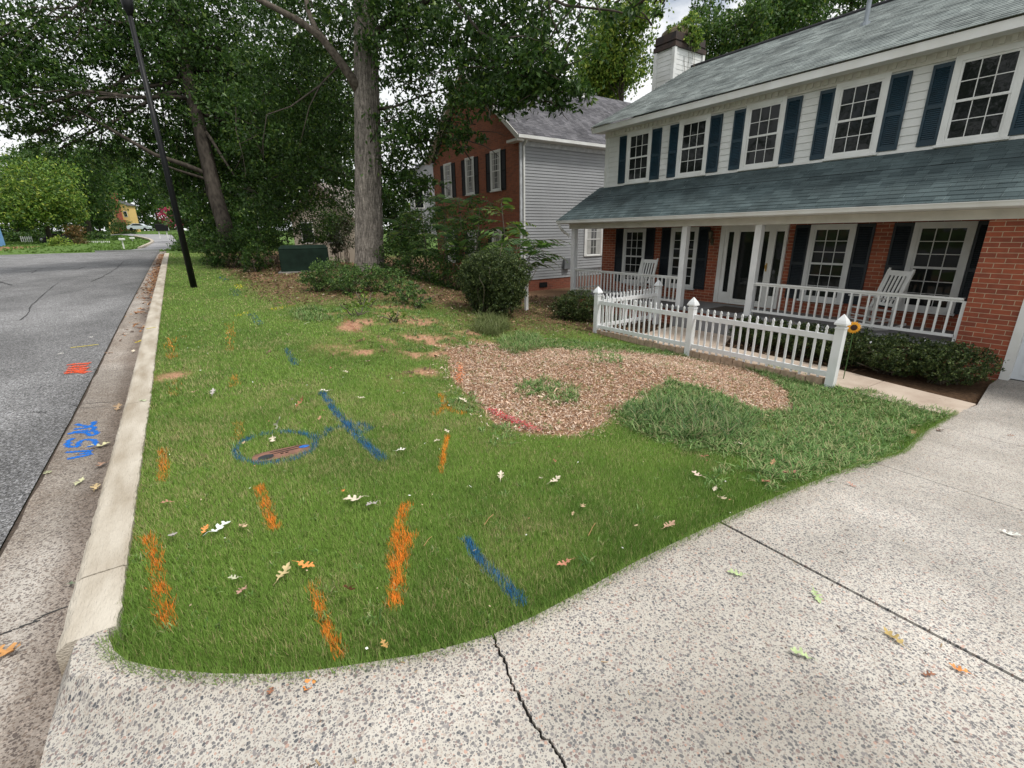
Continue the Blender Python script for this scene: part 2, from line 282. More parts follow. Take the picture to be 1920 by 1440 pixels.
def bareness(x,y):
    b=np.zeros_like(x)
    for (cx,cy),rx,ry in BARE: b=np.maximum(b,np.exp(-(((x-cx)/rx)**2+((y-cy)/ry)**2)))
    return b
def bare2(x,y): return np.clip(bareness(x,y)*2.6*(fbm(x,y,4.5,41)*fbm(x,y,1.6,42)*3.0-.38),0,1)
def litter(x,y):
    """leaf litter / thin grass under the trees and on the bank, 0..1"""
    d=(y-9.0)*.9+(x-2.0)*.55
    a=sm((d-1.2)/3.0)*sm((x-1.0)/1.2)
    a=np.maximum(a,.75*sm((y-7.2)/1.6)*sm((x-4.2)/1.2)*sm((8.2-x)/1.2))
    a=np.maximum(a,sm((x-9)/1)*sm((y-7)/1)*.7)
    return np.clip(a,0,1)
# ---------------- terrain ----------------
def grid_axis(*segs):
    out=[]
    for a,b,st in segs: out+=list(np.arange(a,b,st))
    return np.array(out+[segs[-1][1]])
gx=grid_axis((-900,-200,100),(-200,-60,20),(-60,-14,3),(-14,-2,1),(-2,-.3,.12),(-.3,12.6,.1),(12.6,30,1.2),(30,100,8),(100,600,60))
gy=grid_axis((-60,-10,8),(-10,0,1),(0,1,.25),(1,14,.1),(14,24,.25),(24,60,1),(60,150,3),(150,400,20),(400,1000,100))
X,Y=np.meshgrid(gx,gy); x=X.ravel(); y=Y.ravel(); z=G(x,y)-.03
st=(x<xf(y)+.06)&(x>-26)&(y<58); z[st]=zs(y[st])-.28
hz=(x>-.9)&(y<2.32)&pip(x,y,[(-.95,-60)]+[(-.95,2.3)]+EDGE+[(8.0,1.45),(8.9,1.5),(10.7,1.45),(12,-60)]); z[hz]-=.10
V=np.stack([x,y,z],1); nx=len(gx); ny=len(gy)
i,j=np.meshgrid(np.arange(nx-1),np.arange(ny-1)); a=(j*nx+i).ravel(); F=np.stack([a,a+1,a+1+nx,a+nx],1)
green=np.array([.095,.14,.032]); brown=np.array([.14,.085,.05]); clay=np.array([.40,.225,.14]); farg=np.array([.10,.17,.04]); mul=np.array([.26,.15,.09])
n1=fbm(x,y,1.3,3); lt=litter(x,y)[:,None]; c=green*(1-lt)+brown*lt*(.7+.6*n1[:,None])
bn=bare2(x,y)[:,None]; c=c*(1-bn)+clay*bn
farm=sm((np.hypot(x,y)-40)/12)[:,None]; c=c*(1-farm)+farg*(.8+.4*n1[:,None])*farm
inm=pip(x,y,MULCH)[:,None]; c=np.where(inm,mul,c)
bed=((x>8.95)&(x<10.75)&(y<7.0)&(y>1.4)|((x>8.2)&(x<10.75)&(y>7.6)&(y<12.4)))[:,None]; c=np.where(bed,brown*.55,c)
lf=((x<-14)&(y>50)&(y<85)&(fbm(x,y,.3,8)>.42))[:,None]; c=np.where(lf,np.array([.30,.15,.09]),c)
GROUND=mat_vcol('ground_soil',.95,0,.1,22,.5)
struct(npmesh('ground',V,F,GROUND,None,c,True))
# ---------------- sheets draped on the ground ----------------
def dline(x,y,ln):
    d=np.full(x.shape,9.)
    for (a,b_) in zip(ln[:-1],ln[1:]):
        vx_,vy_=b_[0]-a[0],b_[1]-a[1]; t=np.clip(((x-a[0])*vx_+(y-a[1])*vy_)/(vx_*vx_+vy_*vy_+1e-9),0,1); d=np.minimum(d,np.hypot(x-a[0]-t*vx_,y-a[1]-t*vy_))
    return d
def sheet(name,poly,zf,m,step=.25,skirt=.12,kind='structure'):
    from mathutils.geometry import delaunay_2d_cdt
    P=[]; n=len(poly)
    for i in range(n):
        a=np.array(poly[i][:2]); b=np.array(poly[(i+1)%n][:2]); k=max(1,int(np.linalg.norm(b-a)/step))
        for j in range(k): P.append(tuple(a+(b-a)*j/k))
    nb=len(P); px=np.array(P); x0,y0=px.min(0); x1,y1=px.max(0)
    gx_,gy_=np.meshgrid(np.arange(x0,x1,step),np.arange(y0,y1,step)); qx=gx_.ravel(); qy=gy_.ravel(); ins=pip(qx,qy,P)
    pts=[Vector(p) for p in P]+[Vector((float(a),float(b))) for a,b in zip(qx[ins],qy[ins])]
    vo,_,fo,_,_,_=delaunay_2d_cdt(pts,[],[list(range(nb))],1,1e-5)
    xs=np.array([v[0] for v in vo]); ys=np.array([v[1] for v in vo]); zz=zf(xs,ys)
    bm=bmesh.new(); vs=[bm.verts.new((xs[i],ys[i],zz[i])) for i in range(len(xs))]
    for f_ in fo:
        try: bm.faces.new([vs[i] for i in f_])
        except ValueError: pass
    bmesh.ops.recalc_face_normals(bm,faces=bm.faces)
    if sum(f_.normal.z for f_ in bm.faces)<0: bmesh.ops.reverse_faces(bm,faces=bm.faces)
    e=[e_ for e_ in bm.edges if e_.is_boundary]; r=bmesh.ops.extrude_edge_only(bm,edges=e)
    for g in r['geom']:
        if isinstance(g,bmesh.types.BMVert): g.co.z-=skirt
    me=bpy.data.meshes.new(name); bm.to_mesh(me); bm.free(); me.materials.append(m); q=np.zeros(len(me.vertices)*3,np.float32); me.vertices.foreach_get('co',q); q=q.reshape(-1,3); s_=fbm(q[:,0],q[:,1],.7,71); st_=1.04-.20*sm((s_-.45)*4)*(.5+fbm(q[:,0],q[:,1],3,72)); e_=np.exp(-np.abs(dline(q[:,0],q[:,1],EDGE[1:]))/.10); st_=st_*(1-.22*e_*(.4+fbm(q[:,0],q[:,1],6,73))); st_=st_*(1-.28*sm((q[:,0]-8.3)/1.2)); c_=np.ones((len(q),4),np.float32); c_[:,0]=st_; c_[:,1]=st_*(1-.03*e_); c_[:,2]=st_*(1-.07*e_); a_=me.attributes.new('col','FLOAT_COLOR','POINT'); a_.data.foreach_set('color',c_.ravel()); o=bpy.data.objects.new(name,me); link(o); o['kind']=kind; return o
def zdrive(x,y):
    g=G(x,y)+.012; near=sm((y-1.35)/.85); k=sm((x+.715)/(1.0-.95*near)); return (zs(y)-.125)*(1-k)+g*k
# cut joints into the driveway as separate slabs
JX=[2.43,4.86,7.3]; gap=.011
E_x=[p[0] for p in EDGE]; E_y=[p[1] for p in EDGE]
def edge_y(xv):
    i0=int(np.argmin([abs(p[0]-.3) for p in EDGE])); return float(np.interp(xv,E_x[4:],E_y[4:]))
def slab_poly(xl,xr,ybot=-7.):
    pts=[(xl,edge_y(xl))]+[(a,b) for a,b in zip(E_x[4:],E_y[4:]) if xl<a<xr]+[(xr,edge_y(xr) if xr<E_x[-1] else 1.35)]
    return pts+[(xr,ybot),(xl,ybot)]
firstslab=[(xf(2.28)+.01,-7.),(xf(2.28)+.01,2.28)]+EDGE[:4]+[(a,b) for a,b in zip(E_x[4:],E_y[4:]) if a<JX[0]-gap]+[(JX[0]-gap,edge_y(JX[0]-gap)),(JX[0]-gap,-7.)]
# meandering crack in the first slab
crk=[at(u,v)[:2] for u,v in ((925,1193),(932,1215),(948,1250),(958,1285),(975,1310),(988,1345),(1012,1380),(1035,1400),(1050,1425),(1060,1450),(1075,1500))]
cx_,cy_=crk[-1]; crk+= [(cx_-.02,-1.5),(cx_+.05,-7.)]
random.seed(3)
def densify(p,k=6,j=.006):
    o=[]
    for a,b in zip(p[:-1],p[1:]):
        for t in range(k): o.append((a[0]+(b[0]-a[0])*t/k+random.uniform(-j,j),a[1]+(b[1]-a[1])*t/k))
    return o+[p[-1]]
ck=densify(crk)
ei=[i for i,p in enumerate(firstslab) if p[0]<crk[0][0] and i<len(firstslab)-2]
left=[p for p in firstslab[:-2] if p[0]<crk[0][0]-.01]; right=[p for p in firstslab[2:-2] if p[0]>crk[0][0]+.01]
left=left+[(p[0]-.0035-.004*random.random(),p[1]) for p in ck]
right=[(p[0]+.0035+.004*random.random(),p[1]) for p in ck[::-1]]+right+[(JX[0]-gap,edge_y(JX[0]-gap)),(JX[0]-gap,-7.)]
dr=sheet('driveway',left,zdrive,AGG,.07,.1)
sheet('driveway',right,zdrive,AGG,.2,.1)
sheet('driveway',slab_poly(JX[0]+gap,JX[1]-.006),zdrive,AGG,.3,.1)
sheet('driveway',slab_poly(JX[1]+.006,JX[2]-.004),zdrive,AGG,.3,.1)
sheet('driveway',[(JX[2]+.004,edge_y(JX[2])),EDGE[-1],(8.85,1.36),(10.2,1.5),(10.9,1.5),(10.9,-7.),(JX[2]+.004,-7.)],zdrive,AGG,.3,.1)
b=MB()
for a_,w_ in ((JX[0],.03),(JX[1],.02),(JX[2],.016)):
    yy=-7.
    while yy<edge_y(a_)-.02: y2=min(yy+.4,edge_y(a_)-.01); b.add([(a_-w_,yy,float(zdrive(a_,yy))-.014),(a_+w_,yy,float(zdrive(a_,yy))-.014),(a_+w_,y2,float(zdrive(a_,y2))-.014),(a_-w_,y2,float(zdrive(a_,y2))-.014)],[(0,1,2,3)]); yy=y2
for p,q in zip(ck[:-1],ck[1:]): b.add([(p[0]-.02,p[1],float(zdrive(*p))-.014),(p[0]+.02,p[1],float(zdrive(*p))-.014),(q[0]+.02,q[1],float(zdrive(*q))-.014),(q[0]-.02,q[1],float(zdrive(*q))-.014)],[(0,1,2,3)])
struct(b.build('joint_filler',mat('joint_black',(.02,.018,.017),.95,.3,30)))
# front walk: three slabs
wl=XY([(1590,726),(1575,683),(1650,702),(1740,725),(1838,748)])
zwalk=lambda x,y: G(x,y)+.012
sheet('front_walk',[(8.02,1.42),(8.9,1.38),(9.0,1.95),(9.12,2.55),(8.08,2.6)],zwalk,WALK,.3,.1)
sheet('front_walk',[(8.08,2.61),(9.12,2.56),(9.33,3.3),(9.36,5.6),(8.3,5.6),(8.25,2.62)],zwalk,WALK,.3,.1)
sheet('front_walk',[(8.3,5.61),(9.5,5.61),(10.2,5.9),(10.72,6.0),(10.72,7.6),(9.8,7.6),(8.3,7.3)],zwalk,WALK,.3,.1)
# street, gutter, curb
ys_=np.concatenate([np.arange(-9,0,.5),np.arange(0,9,.1),np.arange(9,20,.5),np.arange(20,58,1.)])
def strip(name,fl,fr,zl,zr,m,nx_=2,kind='structure'):
    V=[];F=[]; k=nx_+1
    for y_ in ys_:
        for i in range(k):
            t=i/nx_; V.append((fl(y_)*(1-t)+fr(y_)*t,y_,zl(y_)*(1-t)+zr(y_)*t))
    for r_ in range(len(ys_)-1):
        for i in range(nx_): F.append((r_*k+i,r_*k+i+1,(r_+1)*k+i+1,(r_+1)*k+i))
    V=np.array(V); q=V; s_=fbm(q[:,0]*1.5,q[:,1]*.7,1.,81); c_=np.ones((len(V),3))*(1-.25*sm((s_-.4)*3))[:,None]
    if name=='gutter': t_=(q[:,0]-xa(q[:,1]))/(xf(q[:,1])-xa(q[:,1])); d_=sm((t_-.50+.35*(fbm(q[:,0]*2,q[:,1],1.3,82)-.5))/.35)*.42; e_=.4*np.exp(-t_/.10)*fbm(q[:,0],q[:,1],5,83); d_=np.clip(d_+e_,0,.75); c_=c_*(1-d_[:,None]*np.array([.85,.95,1.0]))
    if name=='street': d_=.35*np.exp(-np.abs(q[:,0]+1.3)/.12)+.22*sm((q[:,0]+6)/4)*sm((q[:,1]-13)/8); c_=c_*(1-d_[:,None])
    return struct(npmesh(name,V,np.array(F),m,None,c_,True))
strip('street',lambda y:-24,lambda y:xa(y),lambda y:zs(y)-.1,lambda y:zs(y)-.105,ASP,90)
strip('gutter',lambda y:xa(y)+.010+.022*float(vnoise(np.array(y*3.),np.array(.3),1.,5)),lambda y:xf(y)+.02,lambda y:zs(y)-.112,lambda y:zs(y)-.14,GUT,12)
strip('street',lambda y:xa(y)-.006,lambda y:xa(y)+.04,lambda y:zs(y)-.125,lambda y:zs(y)-.125,mat('joint_dirt',(.085,.065,.05),.95,.3,40),1)
def curb_piece(y0,y1,taper0=False):
    b=MB(); n=max(4,int((y1-y0)/(.045 if y0<9 else .3))); prof=[]; cj=random.Random(int(y0*10))
    for i in range(n+1):
        y=y0+(y1-y0)*i/n; zt=zs(y)+.012; zb=zs(y)-.2; f_,g_=xf(y),xg(y)
        if taper0: zt=zs(y)-.12+.132*sm((y-y0)/(y1-y0))
        q_=lambda s:cj.gauss(0,s); ch=.012*max(0,cj.gauss(-1.2,1)); prof.append([(f_,y,zb),(f_+.012+q_(.0015)+ch,y,zt-.03),(f_+.03+q_(.003)+ch,y,zt-.008-ch*.5),(f_+.05+q_(.003),y,zt+q_(.001)),(g_-.012+q_(.004),y,zt+.002+q_(.001)),(g_+q_(.003),y,zt-.006),(g_,y,zb)])
    vs=[p for r in prof for p in r]; fs=[]
    for i in range(n):
        for k in range(6): fs.append((i*7+k,(i+1)*7+k,(i+1)*7+k+1,i*7+k+1))
    fs.append(tuple(range(7))); fs.append(tuple(n*7+k for k in range(7))[::-1]); b.add(vs,fs); struct(b.build('curb',CONC))
cuts=[2.28,2.75,5.75,8.75,11.8,14.8,17.8,20.8,24,27,30,36,44]
curb_piece(2.28,2.742)
for a_,b_ in zip(cuts[1:-1],cuts[2:]): curb_piece(a_+.004,b_-.004)
# far street past the crest
FR=XY([(250,471),(262,467),(280,459),(287,455),(283,451),(270,447.5),(253,444),(200,442),(193,440),(250,439.5),(300,440),(322,441),(330,452),(336,462),(345,470)])
FR=[(-6.2,57.4)]+FR[1:-1]+[(-1.5,57.4)]
sheet('far_street',FR,lambda x,y:G(x,y)+.06,mat('far_asphalt',(.27,.27,.28),.9,.1,.5),1.5,.3)
FC=[FR[i] for i in range(1,7)]
b=MB()
for p,q in zip(FC[:-1],FC[1:]): b.bar((p[0],p[1],float(G(*p))+.12),(q[0],q[1],float(G(*q))+.12),.35,.2)
struct(b.build('far_curb',CONC))
# ================= buildings =================
class WB(MB):
    """boxes in a wall frame: u along the wall, v up, w outward"""
    def __init__(s,O,U,Nn): super().__init__(); s.O=Vector(O); s.U=Vector(U); s.N=Vector(Nn)
    def P(s,u,v,w): return s.O+s.U*u+Vector((0,0,v))+s.N*w
    def lb(s,u0,u1,v0,v1,w0,w1):
        s.add([s.P(a,b,c) for c in (w0,w1) for a,b in ((u0,v0),(u1,v0),(u1,v1),(u0,v1))],[(0,3,2,1),(4,5,6,7),(0,1,5,4),(1,2,6,5),(2,3,7,6),(3,0,4,7)]); return s
def window(par,O,U,Nn,c,wd,z0,z1,rows=(2,2),cols=3,fm=WHITE,gm=GLASS,cas=.10,sill=True,curtain=False):
    """double hung window: casing and sashes, panes and sill as sub-parts"""
    a,b=c-wd/2,c+wd/2; w=WB(O,U,Nn)
    w.lb(a,a+cas,z0,z1,0,.035).lb(b-cas,b,z0,z1,0,.035).lb(a+cas,b-cas,z1-cas*.9,z1,0,.04).lb(a+cas,b-cas,z0,z0+.05,0,.05)
    i0,i1,j0,j1=a+cas,b-cas,z0+.05,z1-cas*.9; mid=(j0+j1)/2
    for (p,q,wo) in ((mid-.018,j1,.022),(j0,mid+.018,.012)):
        t=.038; w.lb(i0,i0+t,p,q,.002,wo).lb(i1-t,i1,p,q,.002,wo).lb(i0+t,i1-t,q-t,q,.002,wo+.001).lb(i0+t,i1-t,p,p+t*1.1,.002,wo+.001)
        r_=rows[0] if wo>.02 else rows[1]
        for k in range(1,cols): u=i0+t+(i1-i0-2*t)*k/cols; w.lb(u-.007,u+.007,p+t,q-t,.004,wo-.004)
        for k in range(1,r_): v=p+t+(q-p-2*t)*k/r_; w.lb(i0+t,i1-t,v-.007,v+.007,.005,wo-.0045)
    o=w.build('window',fm,par)
    g=WB(O,U,Nn).lb(i0+.03,i1-.03,j0+.03,j1-.03,.001,.006); go=g.build('pane',gm,par); reparent(go,o)
    if curtain:
        k=WB(O,U,Nn)
        for s_ in (0,1):
            u0=i0+.04 if s_==0 else i1-.04-(i1-i0)*.28; k.lb(u0,u0+(i1-i0)*.28,j0+.06,j1-.05,.0062,.0075)
        reparent(k.build('curtain',CURT,par),o)
    if sill:
        s_=WB(O,U,Nn).lb(a-.03,b+.03,z0-.045,z0-.002,0,.07); reparent(s_.build('sill',fm,par),o)
    return o
def reparent(o,p):
    # both already sit in the same root frame and parts have no own offset
    o.parent=p
def shutter(par,O,U,Nn,u0,u1,z0,z1,m=NAVY):
    w=WB(O,U,Nn); t=.045; zm=(z0+z1)/2-.02
    w.lb(u0,u0+t,z0,z1,0,.03).lb(u1-t,u1,z0,z1,0,.03).lb(u0+t,u1-t,z0,z0+.09,0,.028).lb(u0+t,u1-t,z1-.07,z1,0,.028).lb(u0+t,u1-t,zm-.035,zm+.035,0,.028).lb(u0+t,u1-t,z0+.09,z1-.07,0,.006)
    for p,q in ((z0+.09,zm-.035),(zm+.035,z1-.07)):
        n=int((q-p)/.034)
        for k in range(n):
            v=p+(k+.1)*(q-p)/n; a=[w.P(u0+t,v,.024),w.P(u1-t,v,.024),w.P(u1-t,v+.026,.008),w.P(u0+t,v+.026,.008)]; w.add(a+[w.P(u0+t,v-.004,.008),w.P(u1-t,v-.004,.008)],[(0,1,2,3),(4,5,1,0)])
    return w.build('shutter',m,par)
def siding(name,par,O,U,Nn,u0,u1,z0,z1,e,m,top=None,lip=.012):
    w=WB(O,U,Nn); z=z0; k=0
    while z<z1-.01:
        q=min(z+e,z1); a,b=u0,u1
        if top: a,b=top(z,q)
        if b-a>.02:
            g=.012; w.add([w.P(a,z,lip),w.P(b,z,lip),w.P(b,q-g,lip*.45),w.P(a,q-g,lip*.45),w.P(a,z,0),w.P(b,z,0),w.P(b,q-g,.0),w.P(a,q-g,.0)],[(0,1,2,3),(4,5,1,0),(3,2,6,7)])
        z=q
    return w.build(name,m,par)
def roof_slope(name,par,axis,e,r,a,b,m,run=.125,lip=.009,thick=.03):
    """stepped shingle courses; e=(h,z) eave, r=(h,z) ridge in the run axis, a..b along"""
    s=MB(); sg=1 if r[0]>e[0] else -1; sl=(r[1]-e[1])/(r[0]-e[0]); hs=[e[0]]
    off=par.location[0 if axis=='x' else 1]; k=math.ceil((e[0]-off)/run) if sg>0 else math.floor((e[0]-off)/run)
    while (off+k*run-r[0])*sg<0:
        if abs(off+k*run-e[0])>.02: hs.append(off+k*run)
        k+=sg
    hs.append(r[0]); P=(lambda h,l,z:(h,l,z)) if axis=='x' else (lambda h,l,z:(l,h,z))
    rn=random.Random(5)
    for h0,h1 in zip(hs[:-1],hs[1:]):
        z0=e[1]+(h0-e[0])*sl+lip; z1=e[1]+(h1-e[0])*sl+.001; L_=a
        # uneven tabs: the butt line steps by a few mm
        while L_<b-1e-6:
            L2=min(L_+rn.uniform(.12,.45),b); d=rn.choice((0,0,.004)); 
            s.add([P(h0,L_,z0+d),P(h0,L2,z0+d),P(h1,L2,z1),P(h1,L_,z1),P(h0,L_,z0-lip-.004),P(h0,L2,z0-lip-.004)],[(0,1,2,3),(4,5,1,0)]); L_=L2
    return s.build(name,m,par)
def slab(name,par,pts,th,m):
    s=MB(); n=len(pts); s.add([p for p in pts]+[(p[0],p[1],p[2]-th) for p in pts],[tuple(range(n)),tuple(range(n,2*n))[::-1]]+[(i,(i+1)%n,n+(i+1)%n,n+i) for i in range(n)]); return s.build(name,m,par)
FX=12.15; Y0=-7.; Y1=12.08
H=empty('brick_house',(11.5,6,0),'two storey house with white upper siding, long front porch and green grey shingle roof','house')
OS=(FX-.02,0,0); OF=(FX,0,0); UF=(0,1,0); NF=(-1,0,0)
MB().box((FX,2.15,.3),(FX+.25,Y1,2.75)).build('brick_wall',BRX,H)
b=MB(); b.box((10.75,1.5,-.15),(11.05,2.15,2.51)); b.box((10.75,-7,2.22),(11.05,1.5,2.51)); b.box((11.05,1.9,-.15),(12.15,2.15,2.51)); b.build('garage_brick_wall',BRX,H)
MB().box((FX,Y1-.0,.0),(21.,Y1+.02,5.4)).build('gable_wall',SIDW,H)
MB().box((12.151,Y0,3.6),(12.4,Y1-.01,5.6)).build('upper_wall_core',SIDW,H)
siding('upper_siding',H,OF,UF,NF,Y0,Y1-.1,3.82,5.3,.148,SIDW,None,.016)
b=MB(); b.box((FX-.03,Y1-.1,3.8),(FX+.05,Y1+.04,5.36)); b.box((FX-.035,Y0,3.79),(FX,Y1+.04,3.865)); b.build('wall_trim',WHITE,H)
b=MB(); b.box((FX-.05,Y0,5.28),(FX,Y1+.05,5.5))
yy=Y1-.15
while yy>0: b.box((FX-.085,yy-.075,5.335),(FX-.05,yy,5.43)); yy-=.15
b.box((FX-.1,Y0,5.432),(FX-.05,Y1+.05,5.47)); b.build('dentil_frieze',TRIM,H)
b=MB(); b.box((11.70,Y0,5.42),(11.73,Y1+.25,5.575)); b.box((11.73,Y0,5.44),(FX,Y1+.25,5.46)); b.build('eave_fascia',WHITE,H)
RX,RZ=16.5,8.02; ER=(11.66,5.6)
roof_slope('roof',H,'x',ER,(RX,RZ),Y0,Y1+.28,SHG)
roof_slope('back_roof',H,'x',(21.3,5.6),(RX,RZ),Y0,Y1+.28,SHG)
b=MB(); b.bar((ER[0]+.03,Y1+.25,ER[1]-.10),(RX,Y1+.25,RZ-.1),.03,.17); b.bar((ER[0]+.03,Y1+.25,ER[1]-.012),(RX,Y1+.25,RZ-.012),.1,.02); b.bar((RX,Y1+.25,RZ-.1),(21.3,Y1+.25,5.5),.03,.17); b.build('rake_board',TRIM,H)
slab('gable_wall',H,[(FX,Y1,5.35),(20.85,Y1,5.35),(RX,Y1,RZ-.08)][::1],.01,SIDW)
g_=MB(); g_.add([(FX,Y1+.01,5.3),(20.85,Y1+.01,5.3),(RX,Y1+.01,RZ-.1)],[(0,1,2)]); g_.build('gable_triangle',SIDW,H)
b=MB(); b.tube([(RX,Y0,RZ+.02),(RX,Y1+.28,RZ+.02)],.055,8); b.build('ridge_vent',mat('ridge_dark',(.03,.03,.035),.9),H)
for c in (10.70,8.80,6.87,4.90,2.98,1.03):
    window(H,OS,UF,NF,c,.96,3.87,5.30,(2,2),3)
    shutter(H,OS,UF,NF,c+.485,c+.79,3.88,5.24); shutter(H,OS,UF,NF,c-.82,c-.485,3.88,5.24)
for c in (10.66,8.80,4.95,3.03):
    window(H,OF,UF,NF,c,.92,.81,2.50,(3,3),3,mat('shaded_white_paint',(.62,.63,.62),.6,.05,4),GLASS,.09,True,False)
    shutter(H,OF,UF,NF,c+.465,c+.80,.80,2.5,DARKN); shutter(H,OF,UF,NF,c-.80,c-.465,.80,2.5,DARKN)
# door with sidelights
w=WB(OF,UF,NF); w.lb(7.52,7.64,.5,2.52,0,.06).lb(5.90,5.96,.5,2.52,0,.06).lb(5.96,7.52,2.42,2.52,0,.06).lb(7.18,7.26,.5,2.42,0,.05).lb(6.17,6.25,.5,2.42,0,.05)
w.lb(7.26,7.52,.5,.80,0,.03).lb(5.96,6.17,.5,.80,0,.03).lb(7.42,7.52,.8,2.42,0,.03).lb(5.96,5.98,.8,2.42,0,.03).lb(7.26,7.27,.8,2.42,0,.03).lb(7.27,7.42,2.36,2.42,0,.03).lb(5.98,6.17,2.36,2.42,0,.03); dfr=w.build('door_frame',WHITE,H)
reparent(WB(OF,UF,NF).lb(7.27,7.42,.8,2.36,.001,.012).build('sidelight_glass',GLASS,H),dfr); reparent(WB(OF,UF,NF).lb(5.98,6.17,.8,2.36,.001,.012).build('sidelight_glass',GLASS,H),dfr)
w=WB(OF,UF,NF); w.lb(7.10,7.18,.5,2.42,.0,.045).lb(6.25,6.34,.5,2.42,0,.045).lb(6.34,7.10,.5,.64,0,.045).lb(6.34,7.10,2.36,2.42,0,.045); dd=w.build('storm_door',WHITE,H)
reparent(WB(OF,UF,NF).lb(6.34,7.10,.64,2.36,.01,.02).build('door_glass',GLASS,H),dd)
bk=MB(); bk.tube([(FX-.05,6.30,1.48),(FX-.10,6.30,1.48),(FX-.10,6.30,1.56)],.014,8); bk.box((FX-.055,6.28,1.40),(FX-.045,6.32,1.60)); reparent(bk.build('door_handle',mat('brass',(.55,.35,.12),.3,.05,5,0,10,1.),H),dd)
# porch
MB().box((10.78,2.15,-.1),(FX,12.2,.40)).build('porch_base',BRX,H)
MB().box((10.70,2.15,.40),(FX,12.22,.47)).build('porch_floor',PFLO,H,False,.01)
b=MB(); b.box((10.42,5.98,-.1),(10.70,7.73,.27)); b.build('porch_step',PFLO,H,False,.01)
PW=mat('porch_post_paint',(.70,.71,.71),.6,.04,4,.1,50)
for y_ in (12.06,7.815,5.895):
    b=MB(); b.box((10.75,y_-.075,.47),(10.90,y_+.075,2.51)); b.build('porch_post',PW,H,False,.006)
b=MB(); b.box((10.72,Y0,2.51),(10.94,12.22,2.70)); b.box((10.36,Y0,2.66),(10.72,12.3,2.68)); b.box((10.94,2.15,2.56),(FX,12.2,2.58)); b.box((10.94,12.02,2.51),(FX,12.2,2.7)); b.build('porch_beam',TRIM,H)
gt=MB()
for (h0,z0,h1,z1) in ((10.36,2.66,10.345,2.665),(10.345,2.665,10.29,2.69),(10.29,2.69,10.275,2.745),(10.275,2.745,10.268,2.765)):
    gt.add([(h0,Y0,z0),(h0,12.36,z0),(h1,12.36,z1),(h1,Y0,z1)],[(0,1,2,3)])
gt.add([(10.36,12.36,2.66),(10.345,12.36,2.665),(10.29,12.36,2.69),(10.275,12.36,2.745),(10.268,12.36,2.765),(10.37,12.36,2.765)],[(0,1,2,3,4,5)]); gt.box((10.36,Y0,2.66),(10.375,12.36,2.765)); gt.box((10.262,Y0,2.757),(10.275,12.362,2.772)); gt.build('gutter',WHITE,H)
b=MB(); b.tube([(10.32,12.25,2.66),(10.36,12.25,2.56),(10.52,12.24,2.42),(10.68,12.22,2.34),(10.72,12.2,2.26)],.04,8); b.build('downspout',WHITE,H)
PE=(10.30,2.775); PR=(FX,3.83)
roof_slope('porch_roof',H,'x',PE,PR,Y0,12.36,mat_shingle('green_porch_shingles',(1,0),(.080,.108,.112),(.045,.064,.068),(.012,.017,.018),.33))
slab('porch_soffit',H,[(PE[0],Y0,PE[1]-.005),(PR[0],Y0,PR[1]-.005),(PR[0],12.33,PR[1]-.005),(PE[0],12.33,PE[1]-.005)],.03,WHITE)
g_=MB(); g_.add([(10.72,12.2,2.68),(FX,12.2,2.68),(FX,12.2,3.8)],[(0,1,2)]); g_.bar((10.32,12.34,2.73),(FX,12.34,3.79),.03,.08); g_.build('porch_gable',TRIM,H)
def rail_run(p,q,zt,zb,sp,name='porch_railing'):
    p=Vector(p);q=Vector(q); b=MB(); b.bar((p.x,p.y,zt-.015),(q.x,q.y,zt-.015),.075,.03); b.bar((p.x,p.y,zt-.05),(q.x,q.y,zt-.05),.035,.04); b.bar((p.x,p.y,zb),(q.x,q.y,zb),.04,.05)
    o=b.build(name,WHITE,H); n=int((q-p).length/sp)
    for k in range(1,n):
        c=p+(q-p)*k/n; bb=MB(); bb.bar((c.x,c.y,zb+.025),(c.x,c.y,zt-.07),.032,.032,(0,1,0)); reparent(bb.build('baluster',WHITE,H),o)
rail_run((10.82,7.89,0),(10.82,11.985,0),1.25,.60,.135); rail_run((10.82,2.2,0),(10.82,5.82,0),1.25,.60,.145); rail_run((10.9,12.06,0),(12.1,12.06,0),1.25,.60,.13)
b=MB(); b.bar((10.82,2.18,.47),(10.82,2.18,1.2),.04,.06,(0,1,0)); b.build('railing_end_post',WHITE,H)
# lantern by the door
b=MB(); b.box((FX-.02,7.86,2.02),(FX,7.94,2.2)); b.tube([(FX-.02,7.9,2.1),(FX-.1,7.9,2.08),(FX-.12,7.9,2.17)],.01,6); b.tube([(FX-.12,7.9,2.17),(FX-.12,7.9,2.2),(FX-.12,7.9,2.36),(FX-.12,7.9,2.42)],[.03,.05,.07,.012],8); b.build('wall_lantern',mat('lantern_bronze',(.10,.09,.06),.4,.2,10,0,10,.6),H)
# garage door and trim
b=MB(); b.box((10.72,1.385,-.05),(10.9,1.5,2.22)); b.box((10.72,-5,2.12),(10.9,1.385,2.22)); b.build('garage_trim',WHITE,H)
b=MB(); b.box((10.86,-4.9,.02),(10.9,1.385,2.12))
for r_ in range(4):
    for c_ in range(8):
        b.box((10.845,1.30-.76*c_-.62,.1+r_*.52),(10.86,1.30-.76*c_,.1+r_*.52+.40))
b.build('garage_door',mat('garage_white',(.70,.74,.78),.5,.04,3),H); MB().box((10.84,-4.9,.0),(10.9,1.38,.022)).build('door_seal',BLACKP,H)
